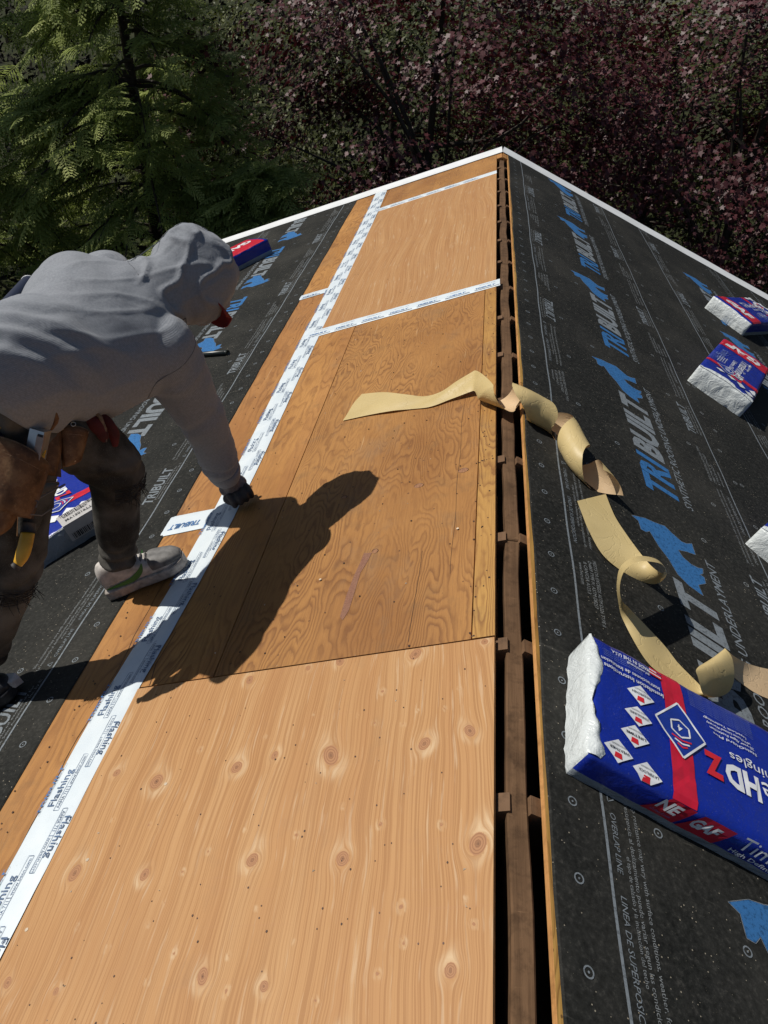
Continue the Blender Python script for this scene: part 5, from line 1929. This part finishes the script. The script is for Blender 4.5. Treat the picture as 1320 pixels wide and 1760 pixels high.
# work gloves tucked into the belt at the front: two folded cloth lobes
tuck = empty('tucked_gloves', at(170, 745, 2.110), 'dark red work gloves with pale cuffs tucked into the front of the tool belt', 'gloves')
for (pts, rad, mt) in (([at(150, 718, 2.060), at(166, 730, 2.055), at(178, 750, 2.060), at(180, 760, 2.065)], [(.016, .010), (.021, .012), (.015, .010), (.006, .005)], M['glove_red']),
                       ([at(168, 712, 2.090), at(184, 728, 2.090), at(196, 748, 2.095), at(198, 768, 2.100)], [(.014, .010), (.018, .013), (.016, .012), (.008, .006)], M['glove_red'])):
    fuse('glove_lobe', [limb(pts, rad, flat=CAMR[:, 0])], .004, 2, [mt], tuck, lambda p, q: .001 * noise.noise(Vector(p) * 60))
obj('pale_cuff', MB().tube([at(160, 706, 2.050), at(172, 716, 2.045), at(181, 738, 2.050), at(183, 760, 2.058)], [.003, .0055, .004, .0015], 8).me(True), tuck, None, M['leather_edge'])

# tools
tool = empty('tape_measure', at(64, 765, 1.950), 'silver hand tool with a squared head standing in the yellow holder of the leather pouch', 'tool')
ta, tb = at(60, 788, 1.942), at(70, 738, 1.925)
tz = tb - ta; TL = np.linalg.norm(tz); tz /= TL
tx_ = CAMR[:, 0] - tz * (CAMR[:, 0] @ tz); tx_ /= np.linalg.norm(tx_); ty_ = np.cross(tz, tx_)
mt_ = Matrix([[tx_[0], ty_[0], tz[0], ta[0]], [tx_[1], ty_[1], tz[1], ta[1]], [tx_[2], ty_[2], tz[2], ta[2]], [0, 0, 0, 1]])
obj('housing', bevel_box(-.017, .017, -.019, .019, 0, TL, .006, 3), tool, mt_, M['steel'])
obj('side_grip', bevel_box(.002, .0185, -.0195, -.012, .004, TL * .86, .003, 2), tool, mt_, plain('warm_metal_face', (.36, .27, .23), .4, .5))
obj('grip_slot', bevel_box(.004, .016, -.0205, -.0185, TL * .82, TL * .90, .0006, 1), tool, mt_, M['ink_black'])
tool.name = 'hand_tool'
hold = empty('yellow_holder', at(58, 800, 1.950), 'yellow plastic holder hooked over the rim of the leather pouch', 'tool holder')
obj('holder_strap', MB().tube([at(36, 776, 1.945), at(44, 786, 1.932), at(60, 789, 1.925), at(74, 784, 1.928), at(76, 774, 1.940)], .0048, 8).me(True), hold, None, M['yellow'])
q_ = [at(60, 786, 1.922), at(77, 778, 1.927), at(76, 803, 1.930), at(65, 810, 1.926)]
obj('holder_tongue', MB().add(q_ + [p - (CAMP - p) / np.linalg.norm(CAMP - p) * .008 for p in q_], [(0, 1, 2, 3), (7, 6, 5, 4), (0, 4, 5, 1), (1, 5, 6, 2), (2, 6, 7, 3), (3, 7, 4, 0)]).me(), hold, None, M['yellow'])
hm = empty('snips', at(40, 945, 1.990), 'tool with flared yellow handle hanging in the dark sheath on the worker thigh', 'tool')
fuse('yellow_handle', [limb([at(48, 915, 1.975), at(44, 935, 1.970), at(38, 955, 1.970), at(30, 971, 1.975)], [(.017, .009), (.018, .010), (.017, .010), (.012, .007)], flat=CAMR[:, 0])], .0035, 2, [M['yellow']], hm)
obj('black_grip', MB().tube([at(50, 900, 1.980), at(48, 916, 1.976)], [.016, .017], 12).me(True), hm, None, M['glove_dark'])
obj('handle_tip', MB().tube([at(31, 969, 1.976), at(26, 975, 1.980)], [.009, .012], 10).me(True), hm, None, M['glove_dark'])
yr = empty('pry_bar', at(-2, 735, 1.930), 'tool with a yellow cap and navy shaft in the pouch at the left picture edge', 'tool')
obj('yellow_cap', MB().tube([at(-10, 736, 1.925), at(9, 729, 1.930)], .007, 10).me(True), yr, None, M['yellow'])
obj('navy_shaft', MB().tube([at(-6, 742, 1.935), at(14, 782, 1.940)], .010, 10).me(True), yr, None, plain('navy_plastic', (.012, .014, .04), .4))
# utility knife in the hand
kn_ = empty('utility_knife', pc - nrm * .03, 'small utility knife held in the gloved hand just above the white tape', 'knife')
ka = pc - nrm * .020 - side * .045; kb = pc - nrm * .020 + side * .044
obj('knife_handle', MB().tube([ka, ka * .5 + kb * .5, kb], [.008, .0095, .007], 10).me(True), kn_, None, M['glove_dark'])
bl_ = [kb, kb + side * .018 - nrm * .010, kb + side * .014 - nrm * .018, kb - nrm * .007]
obj('blade', MB().add(bl_ + [p + fwd * .0008 for p in bl_], [(0, 1, 2, 3), (7, 6, 5, 4), (0, 4, 5, 1), (1, 5, 6, 2), (2, 6, 7, 3), (3, 7, 4, 0)]).me(), kn_, None, M['steel'])

# stitched seams laid on the sweatshirt surface
bpy.context.view_layer.update()
from mathutils.bvhtree import BVHTree
hm_ = hoodie.data
bv = BVHTree.FromPolygons([v.co.copy() for v in hm_.vertices], [tuple(p.vertices) for p in hm_.polygons])
Rh = parent_inv(person)


def seamline(pts, r=.0018):
    out = []
    for p in catmull(pts, 8):
        loc, nr_, i_, d_ = bv.find_nearest(Vector(p))
        out.append(np.array(loc) + np.array(nr_) * r * .3)
    return out


mb = MB()
circ = []
for t in np.linspace(0, 2 * PI, 30):                       # armhole seam
    ax_ = (elbow - rsho) / np.linalg.norm(elbow - rsho)
    a1_, b1_ = frame(ax_, W_s)
    loc, nr_, i_, d_ = bv.find_nearest(Vector(rsho - ax_ * .0 + (a1_ * math.cos(t) + b1_ * math.sin(t)) * .12))
    circ.append(np.array(loc) + np.array(nr_) * .0004)
mb.tube(circ, .0012, 4, cap=False)
sl = []
for t in np.linspace(-1.0, 1.3, 30):                       # centre seam over the hood
    dv = math.cos(t) * (-look) + math.sin(t) * hz_
    loc, nr_, i_, d_ = bv.find_nearest(Vector(hc + dv * .2))
    sl.append(np.array(loc) + np.array(nr_) * .0004)
mb.tube(sl, .0014, 4)
obj('seam', mb.me(True), person, None, plain('dark_seam', (.13, .14, .155), .9))

# ================================================================== TREES
def leaf_material(name, a, b, c3, rough=.45, spec=.4, trans=.25, vein=None):
    n = N(name)
    r = n.attr('tone')
    col = n.ramp(r, [(0, a), (.55, b), (1, c3)])
    geo_ = n.t.nodes.new('ShaderNodeNewGeometry')
    col = n.mix(n.math('MULTIPLY', geo_.outputs['Backfacing'], .45), col, tuple(min(1, x * 1.5 + .012) for x in b))
    m = n.out(col, rough, 0, spec)
    tr = n.t.nodes.new('ShaderNodeBsdfTranslucent'); n.set(tr.inputs[0], n.mix(.5, col, tuple(min(1, x * 1.6) for x in b)))
    ms = n.t.nodes.new('ShaderNodeMixShader'); ms.inputs[0].default_value = trans
    n.t.links.new(n.b.outputs[0], ms.inputs[1]); n.t.links.new(tr.outputs[0], ms.inputs[2])
    n.t.links.new(ms.outputs[0], n.t.nodes['Material Output'].inputs[0])
    return m


M['maple_leaf'] = leaf_material('purple_maple_leaf', (.010, .003, .003), (.070, .012, .016), (.165, .075, .085), .50, .40, .18)
M['red_leaf'] = leaf_material('red_leaf', (.05, .008, .008), (.13, .018, .016), (.2, .05, .035), .4, .5, .3)
M['green_leaf'] = leaf_material('olive_leaf', (.026, .034, .008), (.075, .088, .020), (.14, .15, .040), .55, .3, .25)
M['hemlock'] = leaf_material('hemlock_needles', (.11, .14, .042), (.29, .345, .105), (.50, .53, .20), .65, .2, .42)
M['dark_wood'] = leaf_material('dark_wood_leaf', (.005, .005, .002), (.012, .011, .005), (.026, .020, .009), .7, .1, .1)
M['bark'] = mat_wood('dark_bark', (.030, .024, .018), (.075, .060, .047))
M['twig'] = plain('pale_twig', (.13, .105, .08), .8, var=.3)

MAPLE = np.array([(0, -.30), (.34, -.22), (.22, .02), (.50, .22), (.15, .22), (0, .60), (-.15, .22), (-.50, .22), (-.22, .02), (-.34, -.22)])
MAPLE = np.array([(x, y, .10 * abs(x) - .05 * y * y) for x, y in MAPLE])
OVAL = np.array([(0, -.5, 0), (.20, -.2, .03), (.24, .1, .04), (0, .5, -.03), (-.24, .1, .04), (-.20, -.2, .03)])


def scatter_leaves(base, pos, nrm, tang, size, tone, faces=None):
    """copies of one leaf outline; base (k,3)"""
    nrm = nrm / np.linalg.norm(nrm, axis=1, keepdims=True)
    t = tang - nrm * np.sum(tang * nrm, 1, keepdims=True); t /= (np.linalg.norm(t, axis=1, keepdims=True) + 1e-9)
    b = np.cross(nrm, t)
    V = pos[:, None, :] + size[:, None, None] * (base[None, :, 0:1] * b[:, None, :] + base[None, :, 1:2] * t[:, None, :] + base[None, :, 2:3] * nrm[:, None, :])
    k = len(base)
    F = (np.arange(len(pos))[:, None] * k + np.arange(k)[None, :])
    return V.reshape(-1, 3), F, np.repeat(tone, k)


def crown_mesh(name, V, F, tone, mat, parent):
    me = mesh(V, F.astype(np.int32))
    at_ = me.attributes.new('tone', 'FLOAT', 'POINT'); at_.data.foreach_set('value', tone.astype(np.float32))
    return obj(name, me, parent, None, mat)


def scr(u, v, dist):
    """points a horizontal distance from the camera, seen in direction (u, v)"""
    u = np.asarray(u, float); v = np.asarray(v, float)
    d = np.stack([(u - 660) / FPX, -(v - 880) / FPX, -np.ones_like(u)], -1) @ CAMR.T
    h = np.hypot(d[:, 0], d[:, 1])
    return CAMP + d * (dist / h)[:, None]


def branch_tubes(mb, root, tips, r0, rg, n=5, sag=.3):
    for tp in tips:
        root_ = np.array(root); tp = np.array(tp)
        mid = [root_ * (1 - q) + tp * q + np.array([rg.normal(0, .05), rg.normal(0, .05), sag * math.sin(PI * q) + rg.normal(0, .05)]) * np.linalg.norm(tp - root_) * .2 for q in np.linspace(0, 1, 6)[1:-1]]
        mb.tube([root_] + mid + [tp], list(np.linspace(r0, r0 * .18, 6)), n)


def broadleaf(x, y, z0, ztop, rx, ry, n_clump, n_leaf, size, seed, name, label, cat, group, mat, base, trunk_r=.14, zc=None, twigs=60, clump_r=.5, pitch=.5):
    """tree: trunk and limbs, crown of clumps spread through an uneven ellipsoid"""
    rg = np.random.default_rng(seed)
    root = empty(name, (x, y, z0), label, cat, group)
    zc = zc if zc is not None else (z0 + ztop) / 2 + .8
    rz = ztop - zc
    # clump centres through the crown volume, denser towards the outside
    d = rg.normal(size=(n_clump, 3)); d /= np.linalg.norm(d, axis=1, keepdims=True)
    rad = rg.uniform(.35, 1.0, n_clump) ** .55
    lump = 1 + .22 * np.sin(d[:, 0] * 5 + seed) * np.cos(d[:, 2] * 4 + seed * 2) + .12 * np.sin(d[:, 1] * 9 + seed)
    cc = np.array([x, y, zc]) + d * (rad * lump)[:, None] * np.array([rx, ry, rz])
    tips = cc[rg.choice(n_clump, min(26, n_clump), replace=False)]
    mb = MB()
    mb.tube([(x, y, z0), (x + .06, y - .03, z0 + .4 * (zc - z0)), (x - .05, y, zc), (x, y + .05, zc + rz * .7)], [trunk_r, trunk_r * .8, trunk_r * .55, trunk_r * .2], 10)
    obj('trunk', mb.me(True), root, None, M['bark'])
    mb = MB()
    for tp in tips:
        zb = rg.uniform(z0 + .45 * (zc - z0), zc + rz * .3)
        branch_tubes(mb, (x, y, min(zb, tp[2] + .3)), [tp], trunk_r * .30, rg, 5)
    obj('branches', mb.me(), root, None, M['bark'])
    mb = MB()
    for k in range(twigs):
        c0 = cc[rg.integers(n_clump)]
        dr = rg.normal(size=3); dr[2] = abs(dr[2]) * .3 - .1; dr[1] -= .5; dr /= np.linalg.norm(dr)
        L_ = rg.uniform(.25, .7)
        mb.tube([c0, c0 + dr * L_ * .5 + rg.normal(0, .03, 3), c0 + dr * L_], [.006, .0045, .002], 4)
    if twigs: obj('twigs', mb.me(), root, None, M['twig'])['kind'] = 'stuff'
    # leaves: flattened sprays inside each clump
    ci = np.repeat(np.arange(n_clump), n_leaf)
    N_ = len(ci)
    cn = d + rg.normal(0, .35, (n_clump, 3)) + np.array([-.25, -.1, .75]) * pitch * 2
    off = rg.normal(0, 1, (N_, 3)) * np.array([1, 1, .55]) * (clump_r * rg.uniform(.55, 1.15, n_clump))[ci][:, None] * .6
    pos = cc[ci] + off
    nr = cn[ci] + rg.normal(0, .62, (N_, 3))
    tg = rg.normal(0, .55, (N_, 3)) + off * 1.2 + np.array([0, 0, -.55])
    sz = size * rg.uniform(.55, 1.25, N_)
    tone = np.clip(rg.beta(1.1, 3.6, N_) * 1.15 + (rg.uniform(-.14, .20, n_clump))[ci], 0, 1)
    V, F, T_ = scatter_leaves(base, pos, nr, tg, sz, tone)
    crown_mesh('crown', V, F, T_, mat, root)
    return root


def hemlock(x, y, z0, ztop, r, seed, label, n_br=90, spr=14, lean=0.0, trunk_r=.13, zlow=None):
    """conifer: trunk, drooping boughs, each bough carrying flat feathery sprays"""
    rg = np.random.default_rng(seed)
    root = empty('hemlock_tree', (x, y, z0), label, 'conifer tree', 'trees behind the house')
    H = ztop - z0
    mb = MB()
    mb.tube([(x, y, z0), (x + lean * .4, y, z0 + H * .4), (x + lean, y + .05, z0 + H * .8), (x + lean * 1.1, y, ztop)], [trunk_r, trunk_r * .75, trunk_r * .4, .02], 10)
    obj('trunk', mb.me(True), root, None, M['bark'])
    mb = MB()
    # one spray: a drooping axis with alternating side twigs, each a slim toothed ribbon of needles
    SV = []
    for i in range(13):
        tt = .04 + .074 * i
        for sd in (1, -1):
            a = math.radians(rg.uniform(42, 62)) * sd
            d2_ = np.array([math.sin(a), math.cos(a), 0]); q2 = np.array([-d2_[1], d2_[0], 0])
            L_ = .46 * (1 - tt * .82) * rg.uniform(.6, 1.15)
            p0 = np.array([0, tt + rg.uniform(-.01, .01), -.16 * tt * tt])
            ns_ = max(2, int(L_ / .085))
            for k in range(ns_):
                f0, f1 = k / ns_, (k + 1.25) / ns_
                dz = lambda f_: np.array([0, 0, -.30 * L_ * f_ * f_])
                w_ = .026 * (1 - .5 * f0)
                SV.append([p0 + d2_ * L_ * f0 + dz(f0), p0 + d2_ * L_ * f1 * .9 + q2 * w_ + dz(f1), p0 + d2_ * L_ * f1 + dz(f1)])
                SV.append([p0 + d2_ * L_ * f0 + dz(f0), p0 + d2_ * L_ * f1 + dz(f1), p0 + d2_ * L_ * f1 * .8 - q2 * w_ + dz(f1)])
    for i in range(8):
        tt = .12 * i
        SV.append([np.array([-.012, tt, -.16 * tt * tt]), np.array([.012, tt, -.16 * tt * tt]), np.array([0, tt + .16, -.16 * (tt + .1) ** 2])])
    SV = np.array(SV)               # (m,3,3)
    m_ = len(SV)
    base = SV.reshape(-1, 3)
    P_, D_l, U_l, S_l, T_l = [], [], [], [], []
    zl = zlow if zlow is not None else z0 + H * .12
    for k in range(n_br):
        q = rg.random() ** .85
        zb = zl + (ztop - zl) * q
        rr_ = r * (1 - q) ** .75 * rg.uniform(.7, 1.12) + .25
        th = rg.uniform(0, 2 * PI) if rg.random() < .25 else rg.uniform(PI, 2 * PI)
        hx = x + lean * (zb - z0) / H
        dr = np.array([math.cos(th), math.sin(th), 0])
        pts = [np.array([hx, y, zb]) + dr * rr_ * s_ + np.array([0, 0, (.22 * s_ - .55 * s_ * s_) * rr_]) for s_ in np.linspace(0, 1, 7)]
        mb.tube(pts, list(np.linspace(.028, .005, 7)), 5, cap=False)
        pts = np.array(pts)
        ns = int(spr * (.5 + .5 * rr_ / r))
        for j in range(ns):
            s_ = rg.uniform(.22, 1.0)
            f_ = s_ * 6; i0 = min(5, int(f_)); p = pts[i0] * (1 - (f_ - i0)) + pts[i0 + 1] * (f_ - i0)
            sd = rg.choice([-1, 1]); sw = np.array([-dr[1], dr[0], 0]) * sd
            dd = dr * rg.uniform(.5, 1.1) + sw * rg.uniform(.1, 1.1) + np.array([0, 0, rg.uniform(-.75, .05)])
            P_.append(p + rg.normal(0, .04, 3)); D_l.append(dd); U_l.append(np.array([-.35, -.15, .9]) + rg.normal(0, .30, 3)); S_l.append(rg.uniform(.34, .72)); T_l.append(np.clip(rg.beta(2, 3) + .12 * (s_ - .5), 0, 1))
    V, F, T_ = scatter_leaves(base, np.array(P_), np.array(U_l), np.array(D_l), np.array(S_l), np.array(T_l))
    F = np.arange(len(V)).reshape(-1, 3)
    T_ = T_ + rg.normal(0, .06, len(T_) // 3).repeat(3)
    obj('boughs', mb.me(), root, None, M['bark'])
    crown_mesh('crown', V, F, np.clip(T_, 0, 1), M['hemlock'], root)
    return root


GRP = 'trees behind the house'
hemlock(-4.6, 10.8, -6.2, 2.6, 2.7, 21, 'tall hemlock with long feathery boughs rising just right of the worker back', 130, 23, -.3)
hemlock(-7.6, 10.6, -6.2, 2.8, 2.6, 22, 'hemlock at the far left with drooping grey green boughs', 95, 20, .2)
hemlock(-3.1, 10.2, -6.2, -.9, 1.5, 23, 'small hemlock with bright tips where green meets the purple maple', 110, 26, .1)
hemlock(-5.9, 13.6, -6.2, 4.2, 3.0, 24, 'dark hemlock standing behind the two nearer ones', 90, 20, .1)
broadleaf(-.9, 12.2, -6.2, 2.6, 3.6, 2.0, 340, 118, .092, 31, 'maple_tree', 'purple leaved maple directly beyond the roof peak', 'maple tree', GRP, M['maple_leaf'], MAPLE, zc=-2.2, clump_r=.62)
broadleaf(4.0, 13.0, -6.2, 2.5, 3.5, 2.0, 320, 112, .092, 32, 'maple_tree', 'purple leaved maple right of the roof peak with green showing through', 'maple tree', GRP, M['maple_leaf'], MAPLE, zc=-2.0, clump_r=.62)
broadleaf(7.4, 10.6, -6.2, -1.6, 2.6, 1.8, 130, 80, .095, 33, 'maple_tree', 'low dark purple maple beyond the right rake', 'maple tree', GRP, M['maple_leaf'], MAPLE, zc=-4.0, clump_r=.55)
broadleaf(8.9, 14.4, -6.2, 3.0, 3.0, 2.4, 240, 110, .075, 34, 'olive_leaved_tree', 'olive green leafy tree at the upper right corner', 'tree', GRP, M['green_leaf'], OVAL, zc=-1.4, clump_r=.6)
broadleaf(3.0, 15.4, -6.2, 2.2, 3.8, 1.8, 260, 110, .080, 35, 'olive_leaved_tree', 'green leafy tree peeping through gaps behind the purple maples', 'tree', GRP, M['green_leaf'], OVAL, zc=-1.6, clump_r=.6)
broadleaf(-1.8, 15.6, -6.2, 3.4, 4.2, 1.8, 280, 110, .080, 36, 'olive_leaved_tree', 'bright green tree behind the gap between hemlock and maple', 'tree', GRP, M['green_leaf'], OVAL, zc=-1.4, clump_r=.6)
broadleaf(5.2, 9.8, -6.2, -2.4, 2.4, 1.2, 90, 40, .06, 37, 'leafy_bush', 'thin twiggy bush low beyond the right rake edge', 'bush', None, M['green_leaf'], OVAL, trunk_r=.05, zc=-4.0, twigs=160, clump_r=.45)
broadleaf(-1.1, 9.9, -6.2, -1.9, 2.0, 1.0, 120, 66, .085, 38, 'maple_sapling', 'low purple maple sapling just beyond the far rake left of the peak', 'maple tree', None, M['maple_leaf'], MAPLE, trunk_r=.05, zc=-3.6, twigs=60, clump_r=.5)
# far wood that closes the view
rg = np.random.default_rng(77)
nf = 90000
th = rg.uniform(math.radians(35), math.radians(150), nf); ds = rg.uniform(19, 27, nf)
px_ = np.stack([ds * np.cos(th), ds * np.sin(th), rg.uniform(-6, 7.5, nf) + 1.2 * np.sin(th * 23)], -1)
V, F, T_ = scatter_leaves(OVAL, px_, rg.normal(0, .5, (nf, 3)) + np.array([-.4, -.5, .8]), rg.normal(0, 1, (nf, 3)), rg.uniform(.12, .26, nf), rg.beta(1.5, 4, nf) * .7)
fw = crown_mesh('far_wood', V, F, T_, M['dark_wood'], None)
tag(fw, 'dark green wood far behind the trees', kind='stuff')
